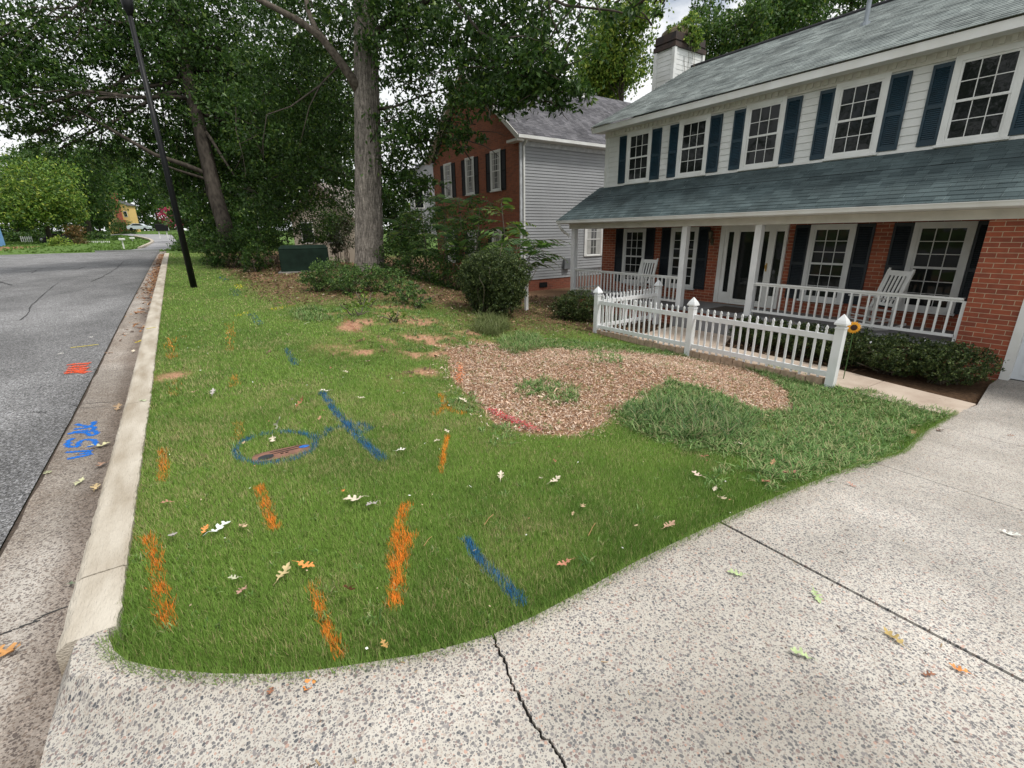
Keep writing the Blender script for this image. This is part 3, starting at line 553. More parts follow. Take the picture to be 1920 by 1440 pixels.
# chimney
CH=MB(); CH.box((15.5,12.36,0),(17.1,13.15,8.5)); ch=CH.build('chimney',SIDW,H)
for sp in (((15.5,0,0),(0,1,0),(-1,0,0),12.36,13.15),((0,12.36,0),(1,0,0),(0,-1,0),15.5,17.1)):
    o=siding('chimney_siding',H,sp[0],sp[1],sp[2],sp[3]+.05,sp[4]-.05,5.6,8.48,.15,SIDW); reparent(o,ch)
b=MB()
for (a_,c_) in ((15.5,12.36),(15.5,13.15),(17.1,12.36)): b.box((a_-.06,c_-.06,5.5),(a_+.06,c_+.06,8.49))
reparent(b.build('corner_board',WHITE,H),ch)
b=MB(); b.box((15.42,12.28,8.5),(17.18,13.23,8.64)); b.box((15.46,12.32,8.64),(17.14,13.19,8.95)); b.box((15.43,12.29,8.70),(17.17,13.22,8.73)); reparent(b.build('chimney_cap',mat('rusty_black_cap',(.025,.02,.02),.7,.2,3,.3,30,.2,(.06,.035,.025)),H),ch)
b=MB(); vs=[];fs=[]
for i,(k_,z_) in enumerate(((1,8.95),(.95,9.06),(.75,9.2),(.45,9.3),(.1,9.34))):
    for j in range(16):
        a=2*math.pi*j/16; vs.append((16.3+.84*k_*math.copysign(abs(math.cos(a))**.6,math.cos(a)),12.755+.43*k_*math.copysign(abs(math.sin(a))**.6,math.sin(a)),z_+random.uniform(-.015,.015)))
for i in range(4):
    for j in range(16): fs.append((i*16+j,i*16+(j+1)%16,(i+1)*16+(j+1)%16,(i+1)*16+j))
fs.append(tuple(64+j for j in range(16))); b.add(vs,fs); reparent(b.build('mossy_crown',mat('brown_moss',(.12,.09,.05),.95,.2,8,.8,30,0,(.05,.045,.02)),H,True),ch)
# vent pipe on the roof
q=ray(1622,48); t_=None
for t in np.arange(2,40,.01):
    p=q*t
    if CAMZ+p[2]-(ER[1]+(p[0]-ER[0])*(RZ-ER[1])/(RX-ER[0]))>-.02 and p[0]>11.7: continue
    if p[0]>12: t_=t; break
vx,vy=q[0]*t_,q[1]*t_; vz=CAMZ+q[2]*t_
b=MB(); b.tube([(vx,vy,vz-.1),(vx,vy,vz+.06),(vx,vy,vz+.07)],[.11,.10,.06],12); b.tube([(vx,vy,vz),(vx,vy,vz+1.1)],.05,12); b.build('vent_pipe',mat('galvanised',(.28,.31,.34),.45,.1,5,0,10,.6),H)
# ---------- neighbour house ----------
NB=empty('brick_and_siding_house',(12.5,20,-.3),'neighbouring two storey house with red brick gable front, grey siding side and purple grey roof','house')
NX,NY,NY2=12.5,17.5,25.75
MB().box((NX,NY+.02,-.6),(NX+.3,NY2,6.1)).build('brick_wall',BRN,NB)
g_=MB(); g_.add([(NX+.02,NY,6.0),(NX+.02,NY2,6.0),(NX+.02,(NY+NY2)/2,9.3)],[(0,1,2)]); g_.build('brick_gable',BRN,NB)
MB().box((NX+.02,NY+.01,-.8),(26,NY+.2,.36)).build('foundation',BRNY,NB)
MB().box((NX+.02,NY+.021,.3),(26,NY+.2,6.1)).build('side_wall',SIDG,NB)
siding('grey_siding',NB,(0,NY+.02,0),(1,0,0),(0,-1,0),NX+.12,26,.36,6.05,.125,SIDG,None,.034)
b=MB(); b.box((NX-.0,NY-.05,.3),(NX+.12,NY+.02,6.05)); b.box((NX+.1,NY-.03,5.9),(26,NY+.0,6.1)); b.build('corner_trim',mat('grey_trim',(.5,.52,.54),.6),NB)
b=MB(); b.box((NX+.14,NY-.11,.5),(NX+.22,NY-.035,5.9)); b.tube([(NX+.18,NY-.07,5.88),(NX+.18,NY-.25,6.02),(NX+.2,NY-.28,6.12)],.045,8); b.build('downspout',WHITE,NB)
rz=9.62; ye=NY-.35; yw=NY2+.35; ym=(NY+NY2)/2
roof_slope('roof',NB,'y',(ye,6.22),(ym,rz),NX-.35,26,SHP); roof_slope('back_roof',NB,'y',(yw,6.22),(ym,rz),NX-.35,26,SHP)
b=MB(); b.bar((NX-.33,ye,6.13),(NX-.33,ym,rz-.09),.03,.18); b.bar((NX-.33,yw,6.13),(NX-.33,ym,rz-.09),.03,.18)
b.add([(NX-.33,ye,6.1),(NX,ye,6.1),(NX,ym,rz-.12),(NX-.33,ym,rz-.12)],[(0,1,2,3)]); b.add([(NX-.33,yw,6.1),(NX,yw,6.1),(NX,ym,rz-.12),(NX-.33,ym,rz-.12)],[(0,1,2,3)]); b.box((NX-.34,ye,6.0),(NX,NY+.45,6.1)); b.build('rake_board',TRIM,NB)
b=MB(); b.box((NX-.33,ye-.1,6.10),(26,ye+.0,6.22)); b.box((NX,ye,6.08),(26,NY,6.1)); b.build('gutter',WHITE,NB)
ON=(NX,0,0)
for c in (19.33,21.67,24.0):
    window(NB,ON,UF,NF,c,.86,4.28,5.95,(3,3),2,WHITE,GLASSC,.09,True,True); shutter(NB,ON,UF,NF,c+.435,c+.82,4.25,5.9,BLACKP); shutter(NB,ON,UF,NF,c-.82,c-.435,4.25,5.9,BLACKP)
for c in (19.33,21.67,24.0):
    window(NB,ON,UF,NF,c,.86,.95,2.60,(3,3),2,WHITE,GLASSC,.09,True,True); shutter(NB,ON,UF,NF,c+.435,c+.82,.93,2.6,BLACKP); shutter(NB,ON,UF,NF,c-.82,c-.435,.93,2.6,BLACKP)
window(NB,(0,NY-.01,0),(1,0,0),(0,-1,0),16.95,1.25,1.28,2.95,(2,2),2,WHITE,GLASSC,.14,False,True)
b=MB(); b.box((15.0,NY-.14,.75),(15.35,NY-.02,1.2)); b.build('meter_box',mat('meter_grey',(.16,.17,.18),.5,.1,5),NB)
b=MB(); b.box((13.6,NY-.02,-.02),(14.05,NY+.01,.2)); b.build('crawl_vent',BLACKP,NB)
# roof vent at the ridge of the neighbour
b=MB(); b.box((18.4,20.3,9.0),(18.8,20.7,9.2)); b.build('roof_vent',WHITE,NB)
def simple_house(name,label,px0,px1,pyb,pyt,d,wallm,roofm,ridge_px,wins=(),depth=7.,chim=None):
    """gabled house whose gable faces the camera; corners given as pixels at a depth"""
    A=atD(px0,pyb,d); B=atD(px1,pyb,d); T=atD(px0,pyt,d); hz=T[2]-A[2]; base=min(A[2],B[2])-1
    R_=atD((px0+px1)/2,ridge_px,d)[2]; h=empty(name,(float((A[0]+B[0])/2),float((A[1]+B[1])/2),float(A[2])),label,'house')
    u=np.array([B[0]-A[0],B[1]-A[1],0.]); W=np.linalg.norm(u); u/=W; nb=np.array([u[1],-u[0],0.]);
    if nb@np.array([A[0],A[1],0])<0: nb=-nb
    z1=A[2]+hz; s=MB(); P=lambda a,dd,z:(A[0]+u[0]*a+nb[0]*dd,A[1]+u[1]*a+nb[1]*dd,z)
    s.add([P(0,0,base),P(W,0,base),P(W,0,z1),P(W/2,0,R_),P(0,0,z1),P(0,depth,base),P(W,depth,base),P(W,depth,z1),P(W/2,depth,R_),P(0,depth,z1)],[(0,1,2,3,4),(5,9,8,7,6),(0,4,9,5),(1,6,7,2)]); s.build('wall',wallm,h)
    r=MB(); o=.35
    for a0,a1 in ((-o,W/2),(W+o,W/2)):
        zz0=z1-(R_-z1)*o/(W/2); r.add([P(a0,-o,zz0+.05),P(a1,-o,R_+.05),P(a1,depth+o,R_+.05),P(a0,depth+o,zz0+.05),P(a0,-o,zz0-.12),P(a1,-o,R_-.12)],[(0,1,2,3),(4,5,1,0)])
    r.build('roof',roofm,h)
    for (a,z,ww,hh) in wins:
        f_=WB(P(0,0,A[2]),tuple(u),tuple(-nb)); f_.lb(a-ww/2-.08,a+ww/2+.08,z-.08,z+hh+.08,0,.05); wo=f_.build('window',WHITE,h)
        f_=WB(P(0,0,A[2]),tuple(u),tuple(-nb)); f_.lb(a-ww/2,a+ww/2,z,z+hh,.045,.06); reparent(f_.build('pane',GLASS,h),wo)
    if chim:
        a,ww,zt,cm=chim; f_=WB(P(0,0,A[2]),tuple(u),tuple(-nb)); f_.lb(a-ww/2,a+ww/2,-.5,zt,0,.7); f_.lb(a-ww/2-.45,a+ww/2+.45,-.5,zt*.3,0,.72); f_.lb(a-ww/2-.12,a+ww/2+.12,zt,zt+.35,-.1,.8); f_.build('chimney',cm,h)
    return h,W,hz
ROOFD=mat('far_roof',(.08,.08,.085),.9,.15,1)
simple_house('yellow_house','yellow house far up the street with a tall red brick chimney on its side',206,250,432,386,122,mat('yellow_paint',(.72,.50,.19),.8,.05,.5),ROOFD,376,((1.6,3.0,.9,1.5),(5.2,3.3,.8,1.3)),2.5,(3.7,1.15,8.6,mat('far_red_brick',(.33,.09,.06),.9,.1,2)))
simple_house('blue_house','blue sided house at the far left edge across the street',-270,-128,464,395,52,mat('blue_siding_paint',(.13,.28,.52),.7,.05,2),ROOFD,375,((4.3,.6,.8,1.6),),8)
simple_house('beige_house','pale beige house half hidden behind the trees and utility cabinet',556,668,478,405,36,mat('beige_stucco',(.42,.37,.30),.85,.06,1.5),mat('tan_roof',(.22,.19,.17),.9,.1,3),345,((1.1,.9,.8,1.4),(3.1,.9,.8,1.3)),8)
simple_house('grey_sided_house','grey sided house with a dark gable roof just behind the brick gable neighbour',772,850,420,330,46,SIDG,mat('slate_roof',(.10,.105,.13),.9,.1,3),302,((.9,1.5,.8,1.6),),7)
# ---------- picket fence ----------
ZG=.05
def vinyl_post(par,x,y):
    b=MB(); b.box((x-.062,y-.062,-.1),(x+.062,y+.062,.94)); b.box((x-.07,y-.07,.94),(x+.07,y+.07,.965)); p=b.build('fence_post',VINYL,par,False,.004)
    c=MB(); k=[(.055,.965),(.052,.995),(.085,1.005),(.082,1.03),(.062,1.075),(.03,1.125),(.004,1.165)]
    vs=[];fs=[]
    for r_,z_ in k: vs+=[(x-r_,y-r_,z_),(x+r_,y-r_,z_),(x+r_,y+r_,z_),(x-r_,y+r_,z_)]
    for i in range(len(k)-1):
        for j in range(4): fs.append((i*4+j,i*4+(j+1)%4,(i+1)*4+(j+1)%4,(i+1)*4+j))
    fs.append((24,25,26,27)); c.add(vs,fs); reparent(c.build('post_cap',VINYL,par),p)
def picket_panel(par,p,q,n):
    p=Vector(p);q=Vector(q); b=MB(); b.bar((p.x,p.y,.785),(q.x,q.y,.785),.04,.09); b.bar((p.x,p.y,.20),(q.x,q.y,.20),.04,.08); o=b.build('rails',VINYL,par); d=(q-p).normalized()
    for k in range(n):
        c=p+(q-p)*(k+1)/(n+1)+d*random.gauss(0,.0025); s=MB(); h=.0175
        s.bar((c.x,c.y,.16 if False else .10),(c.x,c.y,.885),h*2,.022,tuple(d.cross(Vector((0,0,1)))))
        prof=[(.0175,.885),(.012,.893),(.012,.9),(.0195,.908),(.0195,.925),(.012,.95),(.002,.97)]
        vs=[];fs=[]
        nrm=d.cross(Vector((0,0,1)))
        for r_,z_ in prof:
            for sa,sb in ((-1,-1),(1,-1),(1,1),(-1,1)):
                v=c+d*sa*r_+nrm*sb*min(r_,.012); vs.append((v.x,v.y,z_))
        for i in range(len(prof)-1):
            for j in range(4): fs.append((i*4+j,i*4+(j+1)%4,(i+1)*4+(j+1)%4,(i+1)*4+j))
        s.add(vs,fs); s.build('picket',VINYL,par)
fx=8.15
FEN=empty('picket_fence',(fx,5.6,0),'white vinyl picket fence with pointed posts between the mulch bed and porch','fence')
PY=(2.95,5.56,8.19)
for y_ in PY: vinyl_post(FEN,fx,y_)
picket_panel(FEN,(fx,PY[0]+.06,0),(fx,PY[1]-.06,0),17); picket_panel(FEN,(fx,PY[1]+.06,0),(fx,PY[2]-.06,0),17)
ex=onY(1244,523,8.25)[0]
vinyl_post(FEN,10.45,8.25); picket_panel(FEN,(fx+.06,8.2,0),(10.39,8.25,0),16)
b=MB(); rr=random.Random(2)
y_=3.05
while y_<8.1:
    l=rr.uniform(.16,.26); b.box((fx-.05,y_,-.05),(fx+.06,y_+l-.012,ZG+rr.uniform(.05,.075))); y_+=l
tag(b.build('brick_edging',mat('tan_edging',(.42,.31,.22),.9,.15,12,.3,60)),'row of tan edging bricks laid under the front picket fence','edging')
# ---------- street lamp pole ----------
LP=(.19,16.8,float(G(.19,16.8)))
lp=empty('street_lamp',LP,'tall black street lamp pole standing in the grass beside the curb','street lamp')
tp=(.10,16.8,7.75); b=MB(); b.tube([(LP[0],LP[1],LP[2]-.1),tp],[.088,.052],16); b.build('pole',BLACKP,lp,True)
b=MB(); b.tube([(tp[0],tp[1],7.7),(tp[0],tp[1],7.78),(tp[0],tp[1],7.82),(tp[0],tp[1],8.2)],[.06,.075,.11,.15],14); b.build('collar',BLACKP,lp,True)
b=MB(); b.tube([(tp[0],tp[1],8.2),(tp[0],tp[1],8.45)],[.15,.2],12); b.build('lamp_glass',mat('frosted_glass',(.6,.6,.58),.3),lp,True)
b=MB(); b.tube([(tp[0],tp[1],8.45),(tp[0],tp[1],8.55),(tp[0],tp[1],8.68)],[.24,.12,.02],12); b.build('lamp_cap',BLACKP,lp,True)
# ---------- utility cabinet ----------
ux,uy,uz=at(556,513); U0=np.array(at(528,512)); U1=np.array(at(603,514))
dU=(U1-U0)[:2]; dU=np.array([1,-.25]); dU/=np.linalg.norm(dU); wU=1.75
cab=empty('utility_cabinet',(float(U0[0]),float(U0[1]),float(U0[2])),'low dark green metal utility cabinet under the trees behind the oak','utility cabinet')
GM=mat('utility_green',(.012,.026,.018),.85,.2,4,0,10,0,None,.15)
s=MB(); nv=np.array([-dU[1],dU[0]]); P3=lambda a,c,z:(U0[0]+dU[0]*a+nv[0]*c,U0[1]+dU[1]*a+nv[1]*c,U0[2]+z)
hU=1.0
for (a0,a1,c0,c1,z0,z1) in ((0,wU,0,.8,-.1,hU*.86),):
    s.add([P3(a0,c0,z0),P3(a1,c0,z0),P3(a1,c1,z0),P3(a0,c1,z0),P3(a0,c0,z1),P3(a1,c0,z1),P3(a1,c1,z1),P3(a0,c1,z1)],[(0,3,2,1),(4,5,6,7),(0,1,5,4),(1,2,6,5),(2,3,7,6),(3,0,4,7)])
s.build('cabinet_body',GM,cab,False,.03)
s=MB(); a0,a1,c0,c1,z0,z1=-.02,wU+.02,-.02,.82,hU*.86,hU
s.add([P3(a0,c0,z0),P3(a1,c0,z0),P3(a1,c1,z0),P3(a0,c1,z0),P3(a0+.12,c0+.1,z1),P3(a1-.12,c0+.1,z1),P3(a1-.12,c1-.1,z1),P3(a0+.12,c1-.1,z1)],[(0,3,2,1),(4,5,6,7),(0,1,5,4),(1,2,6,5),(2,3,7,6),(3,0,4,7)]); s.build('cabinet_lid',GM,cab,False,.03)
s=MB(); s.add([P3(-.1,-.1,-.1),P3(wU+.1,-.1,-.1),P3(wU+.1,.9,-.1),P3(-.1,.9,-.1),P3(-.1,-.1,.04),P3(wU+.1,-.1,.04),P3(wU+.1,.9,.04),P3(-.1,.9,.04)],[(4,5,6,7),(0,1,5,4),(1,2,6,5),(3,0,4,7)]); s.build('concrete_pad',mat('pad_grey',(.25,.24,.22),.9),cab)
# ---------- rocking chairs ----------
def rocking_chair(label):
    r=empty('rocking_chair',(0,0,0),label,'rocking chair','white rocking chairs on the porch'); W_=.29
    # chair faces -x ; floor z=0
    s=MB()
    for sy in (-1,1):
        pts=[(-.48,sy*W_,.09),(-.25,sy*W_,.03),(0,sy*W_,.012),(.25,sy*W_,.03),(.5,sy*W_,.10)]; s=MB()
        for p,q in zip(pts[:-1],pts[1:]): s.bar(p,q,.03,.04,(0,0,1))
        s.build('rocker',WHITE,r)
        MB().bar((-.24,sy*W_,.03),(-.27,sy*W_,.62),.04,.04,(0,1,0)).build('leg',WHITE,r)
        MB().bar((.16,sy*(W_-.02),.02),(.20,sy*(W_-.02),.42),.04,.04,(0,1,0)).build('leg',WHITE,r)
        MB().bar((-.33,sy*W_,.63),(.24,sy*W_,.60),.075,.022,(0,0,1)).build('armrest',WHITE,r)
    s=MB()
    for k in range(8): s.bar((-.24+k*.058,-W_+.02,.40-k*.006),(-.24+k*.058,W_-.02,.40-k*.006),.048,.018,(0,0,1))
    s.build('seat',WHITE,r)
    s=MB()
    for sy in (-1,1): s.bar((.18,sy*(W_-.03),.38),(.42,sy*(W_-.03),1.13),.04,.045,(0,1,0)); s.tube([(.42,sy*(W_-.03),1.12),(.43,sy*(W_-.03),1.16)],[.02,.025],6)
    s.bar((.405,-W_+.03,1.07),(.405,W_-.03,1.07),.022,.10,(0.3,0,1)); s.bar((.21,-W_+.03,.47),(.21,W_-.03,.47),.022,.06,(0.3,0,1))
    for k in range(6):
        y_=-W_+.075+k*(2*W_-.15)/5; s.bar((.215,y_,.48),(.395,y_,1.05),.045,.014,(-1,0,.3))
    s.build('backrest',WHITE,r)
    s=MB()
    for z_ in (.16,.26): s.bar((-.25,-W_,z_),(-.25,W_,z_),.02,.02)
    for sy in (-1,1): s.bar((-.25,sy*W_,.18),(.18,sy*(W_-.02),.18),.02,.02)
    s.bar((.17,-W_+.02,.2),(.17,W_-.02,.2),.02,.02); s.build('stretcher',WHITE,r)
    return r
rc=rocking_chair('white slatted rocking chair on the porch between the two right windows'); rc.location=(11.35,3.62,.47); rc.rotation_euler=(0,0,math.radians(-28))
r2_=copy_tree(rc); r2_.location=(11.35,9.62,.47); r2_.rotation_euler=(0,0,math.radians(8)); r2_['label']='white slatted rocking chair at the far left end of the porch'
s=MB(); s.box((10.95,6.25,.472),(11.75,7.05,.482)); tag(s.build('doormat',mat('brown_mat',(.06,.045,.035),.95,.2,60)),'dark brown doormat in front of the glass door','doormat')
# ---------- small things ----------
sf=empty('sunflower',tuple(onX(1603,640,8.75)[:2])+(0.,),'yellow artificial sunflower standing behind the right fence post','flower')
sx,sy_,_=sf.location; sc=onX(1601,614,8.75); s=MB()
for ring,(n_,r0,r1) in enumerate(((16,.045,.105),(16,.04,.092))):
    for k in range(n_):
        a=2*math.pi*(k+.5*ring)/n_; ca,sa=math.cos(a),math.sin(a); w_=.016; base=Vector((sc[0]-.01*ring,sc[1],sc[2]))
        ax1=Vector((.5,-.85,0)).normalized(); ax2=Vector((0,0,1)); d=ax1*ca+ax2*sa; t=-ax1*sa+ax2*ca; nn=ax1.cross(ax2)
        s.add([base+d*r0*.6,base+d*(r0+r1)/2+t*w_+nn*.006,base+d*r1-nn*.01,base+d*(r0+r1)/2-t*w_+nn*.006],[(0,1,2,3)])
s.build('petals',mat('sunflower_yellow',(.85,.42,.03),.6,.1,20),sf)
s=MB(); nn=Vector((-.85,-.5,0)).normalized(); c0=Vector(sc); s.tube([c0-nn*.02,c0+nn*.01,c0+nn*.018],[.04,.05,.025],14); s.build('flower_centre',mat('seed_brown',(.05,.02,.01),.9,.3,60),sf)
s=MB(); s.tube([(sc[0]+.02,sc[1],float(G(sc[0],sc[1]))),(sc[0]+.02,sc[1],sc[2])],.007,6); s.build('stem',mat('stem_green',(.05,.12,.03),.7),sf)
px_,py_,pz_=at(987,580); wp=empty('white_post',(px_,py_,pz_),'short white wooden post standing in the ground beside the round shrub','post')
MB().box((px_-.045,py_-.045,pz_-.1),(px_+.045,py_+.045,pz_+.92)).build('post_shaft',WHITE,wp,False,.005); MB().box((px_-.03,py_-.03,pz_+.92),(px_+.03,py_+.03,pz_+1.0)).build('post_tip',WHITE,wp)
# utility box lid in the lawn
c0=np.array(at(528,846)); c1=np.array(at(468,858)); c2=np.array(at(578,835)); ax=(c2-c1)[:2]; Lx=np.linalg.norm(ax); ax/=Lx; nv=np.array([-ax[1],ax[0]]); CL=mat('clay_red_lid',(.25,.12,.08),.9,.15,12,.4,60,0,(.11,.06,.045))
lid=empty('meter_box_lid',(float(c0[0]),float(c0[1]),float(c0[2])),'faded red utility box lid sunk in the lawn inside the blue painted oval','box lid')
P2=lambda a,c,z:(c0[0]+ax[0]*a+nv[0]*c,c0[1]+ax[1]*a+nv[1]*c,c0[2]-.018+z)
s=MB(); vs=[];n_=28
for z_ in (-.06,.004):
    for k in range(n_):
        a=2*math.pi*k/n_; ce=math.copysign(abs(math.cos(a))**.5,math.cos(a)); se=math.copysign(abs(math.sin(a))**.5,math.sin(a)); vs.append(P2(ce*Lx/2,se*.09,z_))
s.add(vs,[tuple(range(n_,2*n_))]+[(i,(i+1)%n_,n_+(i+1)%n_,n_+i) for i in range(n_)]); s.build('lid_plate',CL,lid)
s=MB(); vs=[P2(-Lx*.27+.055*math.cos(a),-.02+.04*math.sin(a),.008) for a in np.linspace(0,6.28,17)[:-1]]; s.add(vs,[tuple(range(16))]); s.build('meter_reader_cap',mat('cap_black',(.02,.025,.03),.5),lid)
s=MB()
for a in (-.0,.035): s.box(P2(a-.01,-.02,.006),P2(a+.01,-.01,.009))
for q in (.01,.045): s.bar(P2(-Lx*.2,q,.006),P2(Lx*.40,q+.015,.006),.003,.003)
s.build('lid_slots',BLACKP,lid)
s=MB(); vs=[P2(Lx*.40+.04*math.cos(a),.03+.025*math.sin(a),.007) for a in np.linspace(0,6.28,13)[:-1]]; s.add(vs,[tuple(range(12))]); s.build('blue_paint_spot',mat('blue_spray',(.02,.14,.5),.7,.2,60),lid)
# far mailboxes
def mailbox(label,u,v,d,m,hh,two=False,wbox=.3):
    p=atD(u,v,d); r=empty('mailbox',tuple(map(float,p)),label,'mailbox'); x,y,z=p
    offs=(-.45,.45) if two else (0,)
    for o_ in offs: MB().box((x+o_-.07,y-.07,z-.3),(x+o_+.07,y+.07,z+hh)).build('mailbox_post',WHITE,r)
    b=MB(); W_=.75 if two else wbox; b.box((x-W_,y-.25,z+hh),(x+W_,y+.25,z+hh+(.95 if two else .25))); b.build('mailbox_body',m,r,False,.05)
    return r
mailbox('white mailbox post beside the near edge of the far street',233,467,56,WHITE,1.0)
mailbox('white mailbox post further up beside the curved curb',251,460,70,WHITE,.9)
mailbox('large black mailbox on two white posts on the right of the far street',307,443,66,BLACKP,.7,True)
# far picket fence and car
def far_fence(label,u0,u1,v,d,h):
    A=atD(u0,v,d);B=atD(u1,v,d); r=empty('picket_fence',tuple(map(float,A)),label,'fence'); n=int(np.linalg.norm(B-A)/.28); s=MB()
    for k in range(n+1):
        p=A+(B-A)*k/n; s.box((p[0]-.05,p[1]-.02,p[2]),(p[0]+.05,p[1]+.02,p[2]+h))
    s.build('pickets',WHITE,r); s=MB(); s.bar(tuple(A+[0,0,h*.75]),tuple(B+[0,0,h*.75]),.04,.08); s.bar(tuple(A+[0,0,h*.15]),tuple(B+[0,0,h*.15]),.04,.16); s.build('rails',WHITE,r)
far_fence('low white picket fence in front of the driveway across the street',163,208,465,66,.95)
far_fence('small weathered white fence panel behind the big tree across the street',42,62,456,72,1.0)
def car(label,u,v,d,m,ang):
    p=atD(u,v,d); r=empty('parked_car',tuple(map(float,p)),label,'car',None,0); ca,sa=math.cos(ang),math.sin(ang)
    T=lambda a,b_,c_:(p[0]+ca*a-sa*b_,p[1]+sa*a+ca*b_,p[2]+c_)
    prof=[(-2.2,.35),(-2.25,.75),(-2.1,.95),(-1.2,1.05),(-.6,1.5),(.9,1.55),(1.7,1.1),(2.15,1.0),(2.25,.7),(2.2,.35)]; s=MB(); n=len(prof)
    s.add([T(a,-.85,c) for a,c in prof]+[T(a,.85,c) for a,c in prof],[tuple(range(n)),tuple(range(n,2*n))[::-1]]+[(i,(i+1)%n,n+(i+1)%n,n+i) for i in range(n)]); s.build('car_body',m,r,False,.04)
    for sy in (-.86,.86):
        s=MB(); s.add([T(a,sy*1.005,c) for a,c in ((-1.1,1.08),(-.58,1.44),(.85,1.48),(1.4,1.12))],[(0,1,2,3)]); s.build('side_window',GLASS,r)
        for a in (-1.4,1.4):
            s=MB(); s.tube([T(a,sy-.1*(1 if sy>0 else -1),.33),T(a,sy*1.02,.33)],.33,14); s.build('wheel',BLACKP,r)
    s=MB(); s.add([T(-1.22,-.75,1.07),T(-1.22,.75,1.07),T(-.64,.7,1.5),T(-.64,-.7,1.5)],[(0,1,2,3)]); s.build('windshield',mat('pale_windshield',(.5,.55,.6),.1),r)
    return r
car('dark car parked behind the yellow green bush across the street',118,459,70,mat('dark_car_paint',(.015,.02,.03),.25,.05,2,0,10,0.,None,.7),math.radians(200))
car('pale car parked by the yellow house up the street',263,432,112,mat('pale_car_paint',(.55,.6,.65),.3,.05,2),math.radians(160))
#@@PART3
# ================= vegetation =================
def nploc(o):
    off=np.zeros(3); p=o
    while p is not None: off+=np.array(p.location); p=p.parent
    return off
def npm(name,V,F,m,parent=None,col=None,smooth=False):
    if parent is not None: V=V-nploc(parent)
    return npmesh(name,V,F,m,parent,col,smooth)
LEAFM=mat_vcol('leaf_foliage',.45,.35,.35); GRASSM=mat_vcol('grass_blades',.5,.25,.25); DRYM=mat_vcol('dry_litter',.8,.1,.2)
def unit(v): return v/np.maximum(np.linalg.norm(v,axis=1,keepdims=True),1e-9)
def leaves(P,Ls,wr,droop=.35,cols=None,cw=None,rs=None,bright=.25):
    n=len(P); d=unit(rs.normal(size=(n,3))+np.array([0,0,-droop])); a=unit(rs.normal(size=(n,3))+np.array([0,0,.9])); s=unit(np.cross(d,a)); nn=np.cross(s,d)
    L_=(Ls*rs.uniform(.65,1.25,n))[:,None]; W=L_*wr
    V=np.stack([P,P+d*L_*.5+s*W*.5+nn*L_*.06,P+d*L_-nn*L_*.05,P+d*L_*.5-s*W*.5+nn*L_*.06],1).reshape(-1,3)
    F=np.arange(4*n).reshape(n,4); cols=np.array(cols); k=rs.choice(len(cols),n,p=cw); c=cols[k]*rs.uniform(1-bright,1+bright,(n,1)); c=np.repeat(c,4,0)
    return V,F,c
def cloud(els,ls,rs,lai=1.,clump=.45,per=26,shell=.45):
    """clumped leaf positions inside ellipsoids (c, r, lai)"""
    out=[]
    for c,r,l in els:
        c=np.array(c); r=np.array(r)*np.ones(3); area=math.pi*r[0]*r[2]; n=int(area*l*lai/(ls*ls*.30)); nc=max(3,n//per)
        u=unit(rs.normal(size=(nc,3)))*(rs.uniform(0,1,(nc,1))**shell); cc=c+u*r
        k=rs.integers(0,nc,n); cr=clump*rs.uniform(.4,1.2,nc)*min(1,r.min()); q=rs.normal(size=(n,3))*np.array([.5,.5,.28]); out.append(cc[k]+q*cr[k][:,None])
    return np.concatenate(out)
DK=[(.026,.065,.012),(.045,.10,.017),(.07,.14,.024),(.13,.20,.035)]; DKW=[.35,.35,.22,.08]
MD=[(.03,.075,.015),(.055,.12,.025),(.09,.17,.03),(.16,.22,.04)]; MDW=[.25,.35,.28,.12]
YG=[(.06,.13,.02),(.13,.23,.035),(.22,.32,.05),(.32,.38,.06)]; YGW=[.2,.3,.3,.2]
def E_(u,v,d,r,l=1.,q=1.): 
    c=atD(u,v,d); R_=r*d/CF; return (c,(R_,R_,R_*q),l)
def limb(b,p,q,r0,r1,sag=.15,n=5,rs=random):
    p=Vector(p);q=Vector(q); L_=(q-p).length; pts=[p.lerp(q,i/n)+Vector((rs.uniform(-1,1),rs.uniform(-1,1),rs.uniform(-.5,1)))*L_*.05*(0<i<n)+Vector((0,0,math.sin(math.pi*i/n)*sag*L_)) for i in range(n+1)]
    b.tube(pts,[r0+(r1-r0)*i/n for i in range(n+1)],7); return pts
def tree(name,label,trunk,rad,els,ls,cols,cw,seed,bark=BARKD,wr=.5,lai=1.,clump=.45,branches=True,group=None,attach=.55,per=26,tn=14,cat='tree',crown='crown',sub=4):
    base=trunk[0]; t=empty(name,tuple(map(float,base)),label,cat,group); rs=np.random.default_rng(seed); rd=random.Random(seed)
    b=MB(); b.tube(trunk,rad,tn,True,.05); b.build('trunk',bark,t,True)
    if branches:
        b=MB(); T=[Vector(p) for p in trunk]
        for c,r,l in els:
            k=attach+(1-attach)*rd.random(); f=k*(len(T)-1); i=min(int(f),len(T)-2); p=T[i].lerp(T[i+1],f-i)
            L_=(Vector(c)-p).length; r0=min(rad[min(i+1,len(rad)-1)]*.4,.016*L_+.02); pts=limb(b,p,c,r0,r0*.35,.04,5,rd)
            for _ in range(sub):
                a=pts[rd.randint(2,5)]; e=Vector(c)+Vector((rd.gauss(0,.6)*r[0],rd.gauss(0,.6)*r[1],rd.gauss(0,.5)*r[2])); limb(b,a,e,r0*.3,r0*.08,.05,4,rd)
        b.build('branches',bark,t,True)
    P=cloud(els,ls,rs,lai*2.3,clump,per); V,F,c=leaves(P,ls,wr,.35,cols,cw,rs); npm(crown,V,F,LEAFM,t,c); return t
